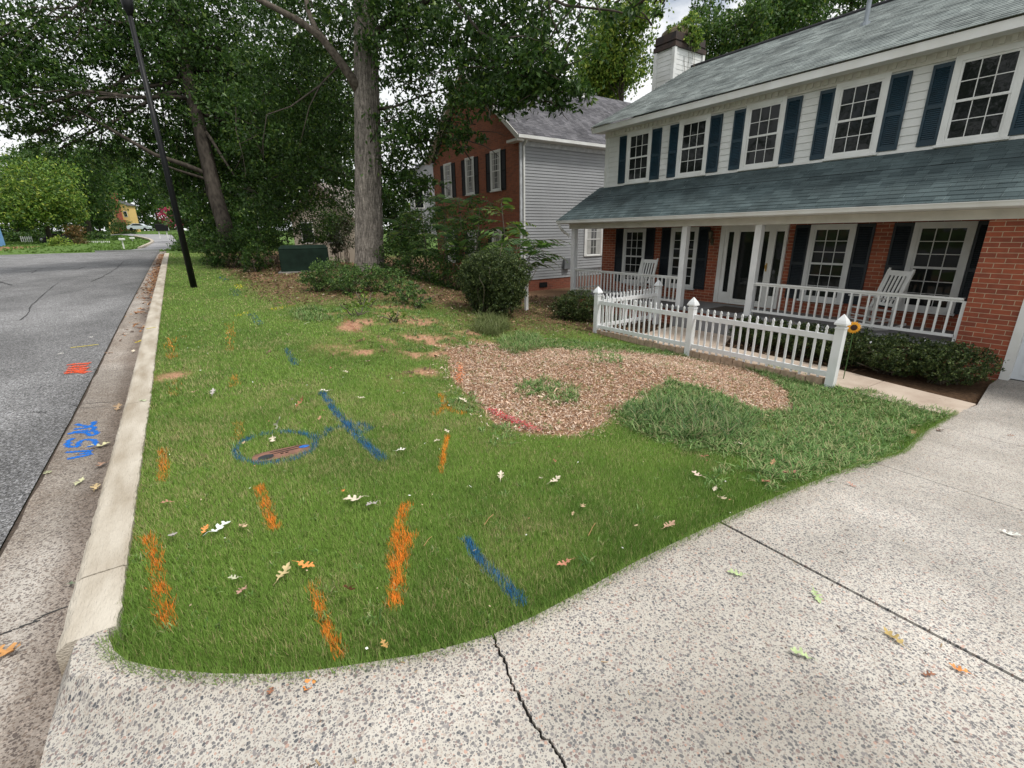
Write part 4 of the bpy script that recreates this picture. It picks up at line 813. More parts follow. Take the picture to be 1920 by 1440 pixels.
# ---- the big oak in the yard ----
ob=at(693,503); od=(RC[2]@(np.array(ob)-[0,0,CAMZ])); tx=[atD(693,505,od),atD(692,470,od),atD(691,400,od),atD(690,300,od),atD(688,200,od),atD(686,100,od),atD(684,0,od),atD(680,-120,od),atD(678,-260,od)]
tr=[.565,.52,.495,.485,.46,.44,.42,.36,.25]
base=tx[0]; OAK=empty('oak_tree',tuple(map(float,base)),'big oak with a thick straight furrowed grey trunk in the front yard','tree')
def bark_tube(path,rad,n,rings,seed):
    """trunk with real furrows: many-sided rings with noisy radius"""
    P=np.array([tuple(p) for p in path]); t=np.linspace(0,len(P)-1,rings); i=np.minimum(t.astype(int),len(P)-2); f=(t-i)[:,None]; C=P[i]*(1-f)+P[i+1]*f; R_=np.array(rad); r=R_[i]*(1-f[:,0])+R_[i+1]*f[:,0]
    a=np.linspace(0,2*np.pi,n,endpoint=False); A,Z=np.meshgrid(a,C[:,2]); 
    g=fbm(A*9/1.0+seed+.8*np.sin(Z*1.7),Z*2.0,1.0,seed); g2=fbm(A*26,Z*6.5,1.,seed+4); ridge=np.abs(g-.5)*2
    rr=r[:,None]*(1+.05*np.sin(A*3+seed)*.5)+.05*(ridge-.35)+.028*(g2-.5)
    V=np.stack([C[:,0][:,None]+np.cos(A)*rr,C[:,1][:,None]+np.sin(A)*rr,Z+0*A],-1).reshape(-1,3)
    k,m=np.meshgrid(np.arange(rings-1),np.arange(n),indexing='ij'); F=np.stack([k*n+m,k*n+(m+1)%n,(k+1)*n+(m+1)%n,(k+1)*n+m],-1).reshape(-1,4)
    cc=np.clip(.35+1.3*ridge*.7+.5*(g2-.5),0.2,1.3)[...,None]*np.array([.36,.32,.275]); return V,F,cc.reshape(-1,3)
BV=mat_vcol('furrowed_bark',.95,0,.1,16,.35)
V,F,c=bark_tube([base-[0,0,.3]]+tx,[.64]+tr,150,520,2); npm('trunk',V,F,BV,OAK,c,False)
b=MB(); lp_=[atD(672,168,od-.2),atD(655,140,od-.3),atD(630,105,od-.6),atD(600,68,od-.9),atD(560,38,od-1.2),atD(510,12,od-1.5),atD(450,-20,od-1.8),atD(330,-90,od-2)]
b.tube([tuple(p) for p in lp_],[.20,.17,.145,.125,.105,.09,.075,.05],12,True,.05); b.tube([tuple(p) for p in (atD(612,80,od-.8),atD(590,52,od-.8),atD(578,20,od-.7),atD(570,-30,od-.6))],[.11,.1,.09,.07],10,True,.05); b.build('limb',mat('limb_bark',(.17,.145,.12),.9,.2,9,.9,22,0,(.06,.05,.04),.1,(1,1,1)),OAK,True)
b=MB(); rd=random.Random(4)
for pts,r0 in (([(708,60,od-.2),(760,20,od-1.5),(840,-15,od-3),(960,-40,od-5),(1080,-60,od-6.5)],.13),([(708,205,od),(740,200,od-.6),(790,180,od-1.2),(850,160,od-2)],.06),([(840,-15,od-3),(900,60,od-4),(980,110,od-5),(1050,150,od-5.6)],.05),([(960,-40,od-5),(1060,10,od-6),(1150,20,od-6.6),(1210,35,od-7)],.045),
   ([(640,118,od-.4),(600,160,od-1),(580,200,od-1.4),(560,280,od-1.4)],.035),([(600,160,od-1),(545,200,od-1.6),(500,215,od-1.9),(490,290,od-2)],.03)):
    P_=[tuple(atD(*p)) for p in pts]; n_=len(P_); b.tube(P_,[r0*(1-.75*i/(n_-1)) for i in range(n_)],8,True,.05)
oels=[E_(760,40,od-1,105,1.1),E_(850,80,od-2,110,1.2,.9),E_(930,40,od-3,120,1.2,.8),E_(905,150,od-3,80,1.7,.8),E_(990,150,od-4.5,85,2.2,.65),E_(1050,180,od-5,55,2.0,.6),E_(1015,100,od-5,95,1.5,.7),E_(930,190,od-4,55,1.3,.6),E_(1090,40,od-6,75,.5,.7),E_(1170,10,od-7,60,.28,.6),E_(1250,-10,od-7,60,.22,.6),
 E_(790,260,od-1,65,1.5,.9),E_(740,330,od+.5,55,1.3,1.),E_(780,340,od,45,1.2,.9),E_(735,240,od,50,1.,1.),E_(840,230,od-1.5,50,.9,.7),E_(760,160,od-.5,60,.7,1.),E_(735,400,od+1.5,40,1.3),E_(870,260,od-2,45,1.1,.6),
 E_(600,30,od+1,110,1.2),E_(540,110,od+1,100,1.2),E_(620,210,od+1.5,70,1.2),E_(600,330,od+2.5,80,1.1,.8),E_(510,240,od+1,90,1.1),E_(520,360,od+3,80,1.1,.6),E_(720,-60,od-2,160,1.),E_(1000,-80,od-5,140,1.)]
for c_,r_,l_ in oels:
    for _ in range(5):
        p=Vector(c_)+Vector((rd.gauss(0,.45)*r_[0],rd.gauss(0,.45)*r_[1],rd.gauss(0,.4)*r_[2])); q=Vector(c_)+Vector((rd.gauss(0,.8)*r_[0],rd.gauss(0,.8)*r_[1],rd.gauss(0,.6)*r_[2])); limb(b,p,q,.022,.006,.05,4,rd)
b.build('branches',BARKD,OAK,True)
rs=np.random.default_rng(3); P=cloud(oels,.17,rs,2.4,.55,30,.5); V,F,c=leaves(P,.17,.5,.35,DK,DKW,rs); npm('crown',V,F,LEAFM,OAK,c)
# ---- second dark tree leaning behind the lamp ----
d2=21.
tk=[tuple(atD(*p)) for p in ((428,470,d2),(420,420,d2),(405,370,d2),(388,300,d2-.1),(372,230,d2-.2),(358,180,d2-.2),(345,110,d2),(335,30,d2),(325,-60,d2),(320,-160,d2))]
els2=[E_(430,190,d2+1,130,1.4),E_(330,120,d2,130,1.3),E_(240,60,d2-1,110,1.2,.8),E_(160,110,d2-2,90,1.1,.8),E_(90,150,d2-3,80,1.,.8),E_(30,110,d2-3,70,.95,.9),E_(60,30,d2-3,80,.6,.8),E_(150,-10,d2-2,90,.9,.8),E_(-20,60,d2-4,100,1.,.9),E_(-30,180,d2-4,90,.9,.8),E_(30,200,d2-4,60,.8,.6),E_(-90,120,d2-5,110,1.),E_(70,250,d2-3,30,.6,.5),E_(300,-20,d2,120,1.2),E_(440,20,d2+1,110,1.3),
 E_(200,200,d2-1,80,1.15,.6),E_(110,280,d2-2,50,.6,.45),E_(185,295,d2-1,48,.6,.5),E_(35,250,d2-3,45,.6,.5),E_(120,230,d2-2,70,1.1,.6),E_(270,250,d2,80,1.25,.6),E_(230,290,d2,50,1.,.6),E_(350,290,d2+1,80,1.3,.8),E_(440,330,d2+2,80,1.4,.8),E_(480,250,d2+2,90,1.4),E_(330,350,d2+1,50,1.2,.8),E_(300,310,d2,50,1.,.7),E_(545,290,d2+3,80,1.4,.8),E_(520,380,d2+3,60,1.2,.6),E_(395,395,d2+1,45,1.2,.8),E_(640,280,d2+4,70,1.2,.9),E_(600,180,d2+4,90,1.2)]
T2=tree('shade_tree','dark spreading tree with a leaning trunk behind the black lamp pole',tk,[.36,.33,.30,.28,.26,.24,.22,.2,.16,.1],els2,.19,DK,DKW,12,BARKD,.48,1.0,.55,True,None,.45)
b=MB()
for pts,r0 in (([(398,330,d2),(350,310,d2-.5),(290,290,d2-1),(240,262,d2-1.6),(195,235,d2-2),(140,205,d2-2.5),(90,180,d2-3)],.11),([(372,230,d2),(395,260,d2-.3),(420,300,d2-.6),(440,330,d2-.8)],.09),([(400,340,d2),(330,318,d2-.6),(300,306,d2-1)],.07),([(560,75,d2-2),(545,110,d2-2),(500,180,d2-2.2),(475,215,d2-2.4),(460,280,d2-2.4),(440,320,d2-2.2)],.05)):
    P_=[tuple(atD(*p)) for p in pts]; n_=len(P_); b.tube(P_,[r0*(1-.7*i/(n_-1)) for i in range(n_)],8,True,.05)
b.build('limb',BARKD,T2,True)
# ---- shrub and sapling builders ----
def shrub(name,label,els,ls,cols,cw,seed,lai=1.,clump=.2,wr=.5,stems=5,group=None,cat='shrub',per=16,flowers=None,droop=.1):
    c0=np.array(els[0][0]); gz=float(G(c0[0],c0[1])); t=empty(name,(float(c0[0]),float(c0[1]),gz),label,cat,group); rs=np.random.default_rng(seed); rd=random.Random(seed); b=MB()
    for c,r,l in els:
        for _ in range(stems):
            q=Vector(c)+Vector((rd.gauss(0,.5)*r[0],rd.gauss(0,.5)*r[1],rd.gauss(.1,.5)*r[2])); p=Vector((c[0]+rd.gauss(0,.15)*r[0],c[1]+rd.gauss(0,.15)*r[1],float(G(c[0],c[1]))-.03)); limb(b,p,q,.016,.005,.02,4,rd)
    b.build('stems',WOODG,t,True)
    P=cloud(els,ls,rs,lai*2.6,clump,per,.3); P[:,2]=np.maximum(P[:,2],G(P[:,0],P[:,1])+.01); V,F,c=leaves(P,ls,wr,droop,cols,cw,rs,.3); npm('foliage',V,F,LEAFM,t,c)
    if flowers:
        fl=[]; n=flowers[0]; i=rs.choice(len(P),n); Q=P[i]; Q=Q[Q[:,2]>np.quantile(P[:,2],.72)]; V,F,c=leaves(Q+[0,0,.03],.045,.9,-1,[flowers[1]],[1.],rs,.1); npm('flowers',V,F,LEAFM,t,c)
    return t
def S_(u,v,dref,r,l=1.,q=1.,dd=0.):
    """ellipsoid whose depth is that of the ground at (u,vg)"""
    g=at(u,dref) if not isinstance(dref,tuple) else at(*dref); d=RC[2]@(np.array(g)-[0,0,CAMZ])+dd; c=atD(u,v,d); R_=r*d/CF; return (c,(R_,R_,R_*q),l)
HG=[(.028,.05,.014),(.055,.088,.024),(.10,.14,.04),(.17,.21,.07)]; HW=[.35,.35,.2,.1]
shrub('round_shrub','large rounded evergreen shrub left of the white post and porch',[S_(927,527,590,66,2.6,.90),S_(927,527,590,60,1.6,.86),S_(905,505,590,44,1.2,.8,-.2),S_(955,508,590,44,1.2,.8,-.1),S_(930,565,592,50,1.6,.5)],.05,HG,HW,21,1.3,.11,.55,4)
shrub('low_shrub','low dark shrub by the left end of the porch railing',[S_(1085,572,600,38,1.6,.8),S_(1060,575,598,28,1.4,.8),S_(1108,580,604,24,1.3,.8)],.05,HG,HW,22,1.3,.18,.5,5)
# hedge of separate shrubs along the porch
hedge=[(9.93,1.95,.60,.33),(9.88,2.65,.62,.34),(9.88,3.4,.60,.35),(9.95,4.1,.52,.33),(10.0,4.8,.46,.31),(10.08,5.4,.38,.30)]
HL=['dark green hedge shrub nearest the garage, with reddish lower twigs','dark green hedge shrub second from the garage under the railing','dark green hedge shrub with white flecks behind the right fence post','hedge shrub behind the front picket panel, fourth from the garage','hedge shrub behind the picket panel, fifth from the garage','small end hedge shrub beside the porch step']
for i,(hx,hy,hr,hh) in enumerate(hedge):
    shrub('hedge_shrub',HL[i],[((hx,hy,hh),(hr,hr*.95,hh),1.5),((hx-.12,hy+.1,hh*1.05),(hr*.7,hr*.7,hh*.85),1.)],.042,HG,HW,30+i,1.5,.15,.5,7,'hedge shrubs along the porch','shrub',14,(22,(.75,.75,.8)) if i in (2,3,1) else None)
LG=[(.035,.08,.018),(.075,.15,.035),(.13,.22,.06),(.20,.29,.07)]; LW=[.3,.35,.25,.1]
shrub('leafy_shrub','bushy green shrub growing left of the oak trunk',[S_(625,516,545,46,1.4,.7),S_(592,523,545,32,1.2,.7),S_(655,526,550,38,1.3,.7)],.06,LG,LW,41,1.,.22,.5,8)
shrub('ground_shrub','low green shrub spreading at the foot of the oak on the right',[S_(720,522,545,40,1.4,.6),S_(752,544,568,38,1.4,.55),S_(785,558,576,30,1.3,.5),S_(690,515,545,34,1.2,.6)],.06,LG,LW,42,1.,.2,.5,8)
shrub('weedy_shrub','small yellowish weedy plant on the bank below the oak',[S_(682,555,575,26,.8,.5),S_(668,575,590,28,.7,.4),S_(735,590,602,26,.6,.35)],.05,YG,[.3,.4,.2,.1],43,.8,.15,.5,6)
# dark understorey
US=[(395,440,22,36,30),(440,455,20.5,40,36),(490,440,20,38,40),(480,480,18.5,30,26),(415,478,21,30,22),(520,430,22,30,34),(590,420,24,40,36),(640,400,26,32,40),(640,440,25,26,30)]
UL=['dense dark shrub nearest the lamp pole under the leaning tree','dark broadleaf shrub left of the green cabinet','tall dark shrub just left of the green cabinet','low spindly bush beside the green cabinet','low dark bush at the foot of the leaning tree','dark shrub rising behind the left end of the cabinet','dark shrub behind the green cabinet in front of the beige house','drooping dark tree foliage over the beige house roof','brownish green twiggy bush left of the oak trunk']
for i,(u,v,d,r,rz_) in enumerate(US):
    shrub('understorey_shrub',UL[i],[(atD(u,v,d),(r*d/CF,r*d/CF,rz_*d/CF),1.3),(atD(u-12,v+rz_*.6,d),(r*.8*d/CF,r*.8*d/CF,rz_*.6*d/CF),1.1)],.13,DK if i!=8 else [(.04,.05,.02),(.05,.07,.03),(.06,.055,.03),(.1,.13,.05)],DKW,50+i,1.,.35,.45,5,None,'shrub',18)
# saplings with long compound fronds in front of the neighbour's brick
def frond(base,dirv,length,nl,lw,rs,sag=.5):
    d=np.array(dirv)/np.linalg.norm(dirv); V=[];P=np.array(base,float); side=np.cross(d,[0,0,1]); side/=np.linalg.norm(side)+1e-9; pts=[]
    for k in range(nl):
        t=(k+1)/nl; d2=d+np.array([0,0,-sag*t*t*1.6]); d2/=np.linalg.norm(d2); P=P+d2*length/nl; pts.append(P.copy())
        for sgn in (-1,1):
            ld=side*sgn*.9+d2*.35+np.array([0,0,-.35+rs.normal()*.12]); ld/=np.linalg.norm(ld); L_=lw*(math.sin(math.pi*(.15+.8*t)))*rs.uniform(.85,1.15); s=np.cross(ld,[0,0,1])*.5+d2*.5; s/=np.linalg.norm(s); w_=L_*.16
            V+= [P,P+ld*L_*.45+s*w_,P+ld*L_,P+ld*L_*.45-s*w_]
    return V,pts
def sapling(label,stems,nf,flen,lw,seed,cols=MD,cw=MDW,extra=None):
    b0=stems[0][0]; t=empty('sapling',tuple(map(float,b0)),label,'sapling','frond leaved saplings before the brick gable house'); rs=np.random.default_rng(seed); b=MB(); V=[]
    for st in stems:
        b.tube([tuple(p) for p in st],[.03-.02*i/(len(st)-1) for i in range(len(st))],6); S0=[np.array(p) for p in st]
        for k in range(nf):
            f=.35+.65*(k+rs.uniform())/nf; f*=len(S0)-1; i=min(int(f),len(S0)-2); p=S0[i]*(1-f+i)+S0[i+1]*(f-i); a=rs.uniform(0,2*math.pi); v,pts=frond(p,(math.cos(a),math.sin(a),rs.uniform(.1,.7)),flen*rs.uniform(.7,1.15),11,lw,rs,rs.uniform(.3,.8)); V+=v; b.tube([tuple(p)]+[tuple(q) for q in pts[::3]],.006,4)
    b.build('stem',WOODG,t,True); V=np.array(V); n=len(V)//4; F=np.arange(4*n).reshape(n,4); cc=np.array(cols)[rs.choice(4,n//2+1,p=cw)]; cc=np.repeat(cc,2,0)[:n]*rs.uniform(.8,1.2,(n,1)); 
    if extra:
        P=cloud(extra,.1,rs,1.,.3,16); V2,F2,c2=leaves(P,.1,.5,.2,cols,cw,rs); F2=F2+len(V); V=np.concatenate([V,V2]); F=np.concatenate([F,F2]); cc=np.concatenate([np.repeat(cc,4,0),c2])
    else: cc=np.repeat(cc,4,0)
    npm('fronds',V,F,LEAFM,t,cc); return t
sg=lambda u,v,u2,v2,d,d2_: [atD(u,v,d),atD((u+u2)/2+3,(v+v2)/2,(d+d2_)/2),atD(u2,v2,d2_)]
sapling('sapling with long fronds reaching over the round shrub toward the porch',[sg(925,560,985,440,13.5,13.2),sg(935,560,1010,455,13.5,12.8)],13,1.45,.36,61)
sapling('sapling with fronds against the lower brick wall left of the round shrub',[sg(880,560,900,390,15,15),sg(870,560,860,370,15.2,15.4)],13,1.4,.34,62,MD,MDW,[E_(870,430,15.5,45,1.,1.),E_(905,400,15,35,.8)])
sapling('tall sapling thicket with fronds right of the oak trunk',[sg(800,540,790,390,17,17),sg(770,530,760,400,17.5,17.5),sg(830,545,835,380,16,16)],12,1.6,.36,63,MD,MDW,[E_(800,430,17.5,60,1.2,.9),E_(830,400,16.5,45,1.,.8),E_(770,470,17,45,1.2)])
sapling('bright sapling top with fronds at the corner downspout',[sg(950,540,940,380,14.5,14.5)],14,1.2,.34,64,YG,[.4,.3,.2,.1])
shrub('thicket_shrub','dark low thicket between the oak and the round shrub',[E_(790,500,16,55,1.2,.7),E_(850,515,15.5,45,1.2,.8),E_(740,485,17.5,40,1.1,.9),E_(880,480,15.6,40,1.,1.1)],.1,DK,DKW,70,1.,.3,.45,6)
b=None
# ---- distant trees, each its own crown ----
def far_tree(label,u,v,d,r,q,seed,cols=MD,cw=MDW,ls=None,lai=1.3,base_v=None,n=6,group='trees beyond the houses',name='broadleaf_tree'):
    rd=random.Random(seed); R_=r*d/CF; c=atD(u,v,d); els=[(c,(R_*.8,R_*.8,R_*.8*q),1.)]
    for k in range(n):
        a=rd.uniform(0,6.28); e=c+np.array([math.cos(a)*R_*.6,math.sin(a)*R_*.6,rd.uniform(-.6,.7)*R_*q]); rr=R_*rd.uniform(.35,.55); els.append((e,(rr,rr,rr*.85),1.))
    gz=float(G(c[0],c[1])); tk=[(c[0],c[1],gz-.3),(c[0]+.1*R_*.3,c[1],gz*.6+c[2]*.4),(c[0],c[1],c[2]),(c[0],c[1],c[2]+R_*q*.6)]; ls=ls or 0.012*d
    return tree(name,label,tk,[.035*R_+.12,.03*R_+.1,.02*R_+.06,.03],els,ls,cols,cw,seed,BARKD,.55,lai,R_*.28,True,group,.5,20,8,'tree','crown',2)
far_tree('bright rounded tree standing in the mulch across the street',68,368,66,74,1.15,101,YG,[.35,.35,.2,.1],.42,1.6,None,9)
far_tree('tall pale tree rising behind the other trees across the street',205,315,130,70,1.1,140,MD,MDW,.8,1.2)
far_tree('tall green tree behind the bright rounded one across the street',140,335,85,88,1.1,102,MD,MDW,.55,1.5,None,8)
far_tree('tall dark tree filling the sky behind the leaning shade tree',430,170,45,140,1.,131,MD,MDW,.42,.7)
far_tree('tall dark tree behind the oak limb',610,190,50,110,1.1,132,MD,MDW,.45,.7)
far_tree('dark tree low behind the leaning shade tree near the street',375,420,42,50,1.,121,DK,DKW,.35,1.6)
far_tree('dark tree low behind the green cabinet',470,420,40,60,1.,122,DK,DKW,.35,1.6)
far_tree('leafy tree low behind the sapling thicket',760,430,32,50,1.,123,DK,DKW,.28,1.2)
far_tree('dark green tree at the far left edge behind the blue house',5,350,85,50,1.3,103,DK,DKW,.5,1.5)
far_tree('dark tree filling the space left of the yellow house',178,400,95,32,.9,104,DK,DKW,.5,1.5)
far_tree('hazy pale tree behind the yellow house on the left',215,330,150,60,1.,105,MD,MDW,.9,1.1)
far_tree('hazy pale tree behind the bend of the street',285,375,150,45,1.2,106,MD,MDW,.9,1.1)
far_tree('tree closing the view right of the yellow house',325,385,120,38,1.3,107,DK,DKW,.7,1.4)
far_tree('small hazy tree right of the yellow house chimney',268,405,140,22,1.2,108,MD,MDW,.7,1.2)
far_tree('tall tree behind the beige house',560,300,60,120,1.1,109,DK,DKW,.5,1.2)
far_tree('tree behind the oak trunk between the beige and grey houses',700,350,50,60,1.2,110,DK,DKW,.45,1.)
far_tree('tree behind the leaning shade tree up the street',400,320,55,100,1.2,111,DK,DKW,.5,1.2)
far_tree('yellow green tree rising just left of the chimney',1170,105,38,80,1.1,112,YG,[.25,.3,.3,.15],.3,1.8,None,9)
far_tree('yellow green tree lower down behind the neighbour roof',1125,160,40,60,.9,113,YG,[.3,.3,.25,.15],.3,1.6,None,8)
far_tree('darker green tree right behind the chimney',1375,85,36,75,.9,114,MD,MDW,.28,1.7,None,8)
far_tree('tall green tree above the middle of the roof ridge',1470,25,38,90,.9,115,MD,MDW,.3,1.6,None,8)
far_tree('green treetop near the vent pipe above the ridge',1600,-15,40,75,.8,116,MD,MDW,.3,1.3,None,8)
far_tree('treetop at the top edge above the chimney',1330,20,40,50,.8,117,DK,DKW,.3,.55)
for (l_,u,v,d,r,cs,cw_,ls_) in (('yellow green bush at the road edge across the street',112,455,60,17,YG,[.1,.2,.4,.3],.25),('orange brown bush right of the yellow green bush',140,435,66,15,[(.12,.08,.03),(.2,.11,.04),(.09,.1,.03),(.25,.14,.05)],[.3,.3,.2,.2],.25),('orange brown low bush beside the far white fence',150,455,64,12,[(.12,.09,.03),(.16,.12,.04),(.09,.1,.03),(.2,.14,.05)],[.3,.3,.2,.2],.22),
    ('clipped dark box hedge on the far lawn by the road',242,441,95,10,DK,DKW,.25),('dark hedge in front of the yellow house',232,430,115,22,DK,DKW,.3),('small bush at the foot of the far mailbox',257,460,75,6,DK,DKW,.2),('dark bush beside the far driveway',222,452,72,10,DK,DKW,.25),('dark mass of shrubs under the trees across the street',85,445,75,22,DK,DKW,.35),('dark shrubs behind the far white fence',190,448,76,20,DK,DKW,.35),('dark shrubs right of the blue house',35,448,74,22,DK,DKW,.35),('dark shrubs behind the dark parked car',115,436,88,26,DK,DKW,.4),('dark shrubs behind the blue house corner',5,440,88,30,DK,DKW,.4),('dark shrubs behind the bright rounded tree',60,436,90,30,DK,DKW,.4),('dark shrubs left of the yellow house lawn',155,436,92,26,DK,DKW,.4),('roadside shrubs behind the lamp pole',360,455,36,26,DK,DKW,.2),('roadside bush right of the far street',335,462,40,13,MD,MDW,.2)):
    shrub('far_bush',l_,[(atD(u,v,d),(r*d/CF,r*d/CF,r*d/CF*.75),1.6)],ls_,cs,cw_,int(u+v),1.3,.6,.55,3,'bushes along the far street')
shrub('crape_myrtle','pink flowering shrub behind the black mailbox up the street',[E_(312,402,66,14,1.2,.9),E_(330,415,64,12,1.,1.)],.22,[(.45,.03,.10),(.55,.07,.16),(.3,.04,.08),(.06,.1,.03)],[.4,.3,.2,.1],93,1.3,.6,.6,3)
for i,(l_,x_,y_,r_) in enumerate((('big tree across the street facing the porch',-33,2,9),('big tree across the street to the south',-31,-16,9),('big tree across the street to the north',-36,20,9.5),('big tree across the street past the lamp pole',-35,40,9),('big tree across the street beyond the others',-36,60,9.5),('last big tree across the street before the bend',-38,80,9))):
    gz=float(G(x_,y_)); e_=[(np.array([x_,y_,gz+8.5]),(r_*.8,r_,7.),1.)]+[(np.array([x_+rng.uniform(-4,4),y_+rng.uniform(-7,7),gz+rng.uniform(3,14)]),(4,4.5,3.5),1.) for _ in range(5)]
    tree('broadleaf_tree',l_,[(x_,y_,gz-.3),(x_,y_,gz+3),(x_,y_,gz+10)],[.4,.35,.15],e_,.55,DK,DKW,400+i,BARKD,.55,.75,2.2,True,'trees across the street',.5,20,8,'tree','crown',1)
# vines on the chimney cap
shrub('chimney_vine','yellow green vine overgrowing the black chimney cap',[((15.9,12.7,9.1),(.5,.35,.22),1.),((16.5,12.6,9.25),(.65,.4,.55),1.5),((16.3,12.2,8.85),(.5,.10,.35),1.5)],.11,YG,[.3,.35,.25,.1],94,1.2,.18,.5,3,None,'vine')
# ================= grass =================
MARKS=[ # label, colour, polylines (px), half width m, strength
 ('long orange spray stripe in two pieces near the left curb end',(.80,.20,.02),[[(274,1003),(288,1028),(296,1052)],[(290,1062),(299,1095),(305,1130),(315,1170)]],.042,.62),
 ('orange spray stripe leaning left of centre on the lawn',(.82,.24,.03),[[(486,910),(496,940),(504,958),(514,985)]],.042,.75),
 ('thin orange spray stripe pointing to the bottom lawn edge',(.82,.24,.03),[[(586,1093),(600,1135),(615,1180),(636,1225)]],.030,.7),
 ('longest bright orange spray stripe in the middle of the lawn',(.88,.26,.03),[[(760,945),(752,975),(745,1010)],[(768,1000),(752,1050),(745,1085),(738,1130)],[(744,1010),(738,1060)]],.045,.85),
 ('short faded orange stripe right beside the curb',(.70,.22,.03),[[(305,842),(306,865),(304,895)]],.045,.55),
 ('thin orange stripe topped by a pale leaf, right of the blue slash',(.9,.30,.03),[[(839,815),(833,845),(827,882)]],.026,.85),
 ('orange hooked mark by the top of the curb',(.65,.24,.04),[[(322,668),(318,650),(322,633),(345,630)]],.09,.42),
 ('orange arrow shaped mark at the corner of the mulch bed',(.80,.30,.03),[[(828,738),(834,760),(816,775)],[(834,752),(845,768),(868,772)]],.045,.62),
 ('faded orange mark below the yellow flag spots',(.6,.25,.05),[[(430,605),(431,630),(430,655)]],.09,.35),
 ('small faded orange mark in the middle of the back lawn',(.6,.25,.05),[[(440,703),(438,722)]],.06,.35),
 ('small faded orange mark above the blue oval',(.6,.27,.06),[[(446,788),(447,820)]],.05,.3),
 ('faint orange patch near the curb above the faded stripe',(.5,.24,.06),[[(325,715),(326,738)]],.07,.25),
 ('yellow spray mark at the edge of the back lawn',(.65,.55,.03),[[(444,591),(462,584)]],.10,.5),
 ('yellow spray line by the shrubs near the oak',(.65,.55,.05),[[(516,578),(542,573)]],.12,.5),
 ('small yellow and green mark near the leaf litter',(.6,.5,.03),[[(445,533),(452,540)]],.16,.4),
 ('large blue slash crossing the centre of the lawn',(.018,.135,.34),[[(604,735),(625,765),(652,795),(672,818),(716,857)]],.040,.95),
 ('blue spray loop beside the large blue slash',(.02,.12,.26),[[(600,818),(618,802),(650,796),(680,793),(692,800),(685,808),(660,806)],[(600,818),(590,812)]],.036,.8),
 ('blue painted oval around the utility lid',(.015,.14,.32),[[(516+76*math.cos(a)-0,836-28*math.sin(a)-13*math.cos(a)*.6) for a in np.linspace(0,2*math.pi,25)]],.027,.9),
 ('straight blue slash near the driveway edge',(.015,.14,.36),[[(875,1010),(893,1038),(915,1062),(945,1090),(975,1124)]],.030,.97),
 ('short blue slash in the back lawn',(.02,.11,.22),[[(536,653),(544,667),(553,681)]],.045,.7),
 ('short blue slash further back near the yellow mark',(.03,.12,.2),[[(472,588),(480,600),(488,606)]],.07,.6),
 ('blue spot in the leaf litter near the lamp',(.02,.06,.15),[[(418,518),(424,526)]],.12,.6),
 ('faint grey blue mark in the thin grass',(.06,.10,.14),[[(437,540),(446,553)]],.14,.4)]
def dist_lines(x,y,lines):
    d=np.full(x.shape,9.)
    for ln in lines:
        for (a,b_) in zip(ln[:-1],ln[1:]):
            ax_,ay_=a; bx_,by_=b_; vx_,vy_=bx_-ax_,by_-ay_; L2=vx_*vx_+vy_*vy_+1e-9; t=np.clip(((x-ax_)*vx_+(y-ay_)*vy_)/L2,0,1); d=np.minimum(d,np.hypot(x-ax_-t*vx_,y-ay_-t*vy_))
    return d
rs=np.random.default_rng(5); PX=[];PH=[];PW_=[];PL=[]
LP_=np.array(LAWN); bx0,by0=LP_.min(0); bx1,by1=LP_.max(0)
for d0,d1,dens,wm,hm in ((0,2.6,34000,.9,1.),(2.6,3.8,25000,1.0,1.),(3.8,5.5,14000,1.3,1.05),(5.5,8,5000,2.,1.1),(8,12,1500,3.3,1.15),(12,18,620,5,1.2),(18,34,170,9,1.3),(34,48,40,16,1.5)):
    X0,X1,Y0_,Y1_=max(bx0,-d1),min(bx1,d1),max(by0,-d1),min(by1,d1); n=int((X1-X0)*(Y1_-Y0_)*dens); x=rs.uniform(X0,X1,n); y=rs.uniform(Y0_,Y1_,n)
    d=np.hypot(x,y); k=(d>=d0)&(d<d1); x,y=x[k],y[k]; u,v,dep=proj(np.stack([x,y,G(x,y)],1)); k=(dep>0)&(u>-60)&(u<1980)&(v<1500); x,y=x[k],y[k]; k=pip(x,y,LAWN); x,y=x[k],y[k]
    keep=(1-np.clip(bare2(x,y)*1.2,0,.97))*(1-.66*litter(x,y)*np.clip(fbm(x,y,1.6,9)*1.7,0,1)); inm=pip(x,y,MULCH); keep[inm]=.06*(fbm(x[inm],y[inm],2.5,51)>.5)
    lx=(x-c0[0])*ax[0]+(y-c0[1])*ax[1]; ly=(x-c0[0])*nv[0]+(y-c0[1])*nv[1]; keep[((lx/(Lx/2+.0))**2+((ly)/.095)**2)<1]=0
    k=rs.uniform(size=len(x))<keep; x,y=x[k],y[k]; PX.append(np.stack([x,y],1)); PH.append(np.full(len(x),hm)); PW_.append(np.full(len(x),wm))
P=np.concatenate(PX); hm=np.concatenate(PH); wm=np.concatenate(PW_); x,y=P[:,0],P[:,1]; n=len(x)
def blade_mesh(x,y,h,wd,tilt,rs,zoff=-.028):
    n=len(x); z=G(x,y)+zoff+.006; a=rs.uniform(0,2*np.pi,n); b_=a+np.pi/2+rs.normal(0,.6,n); tilt=np.clip(tilt,0,1.32); tl=h*np.sin(tilt); h=h*np.cos(tilt)-.012; B=np.stack([x,y,z],1)
    s=np.stack([np.cos(a),np.sin(a),0*a],1)*(wd/2)[:,None]; tip=B+np.stack([np.cos(b_)*tl,np.sin(b_)*tl,h+.028],1); V=np.stack([B-s,B+s,tip],1).reshape(-1,3); return V,np.arange(3*n).reshape(n,3)
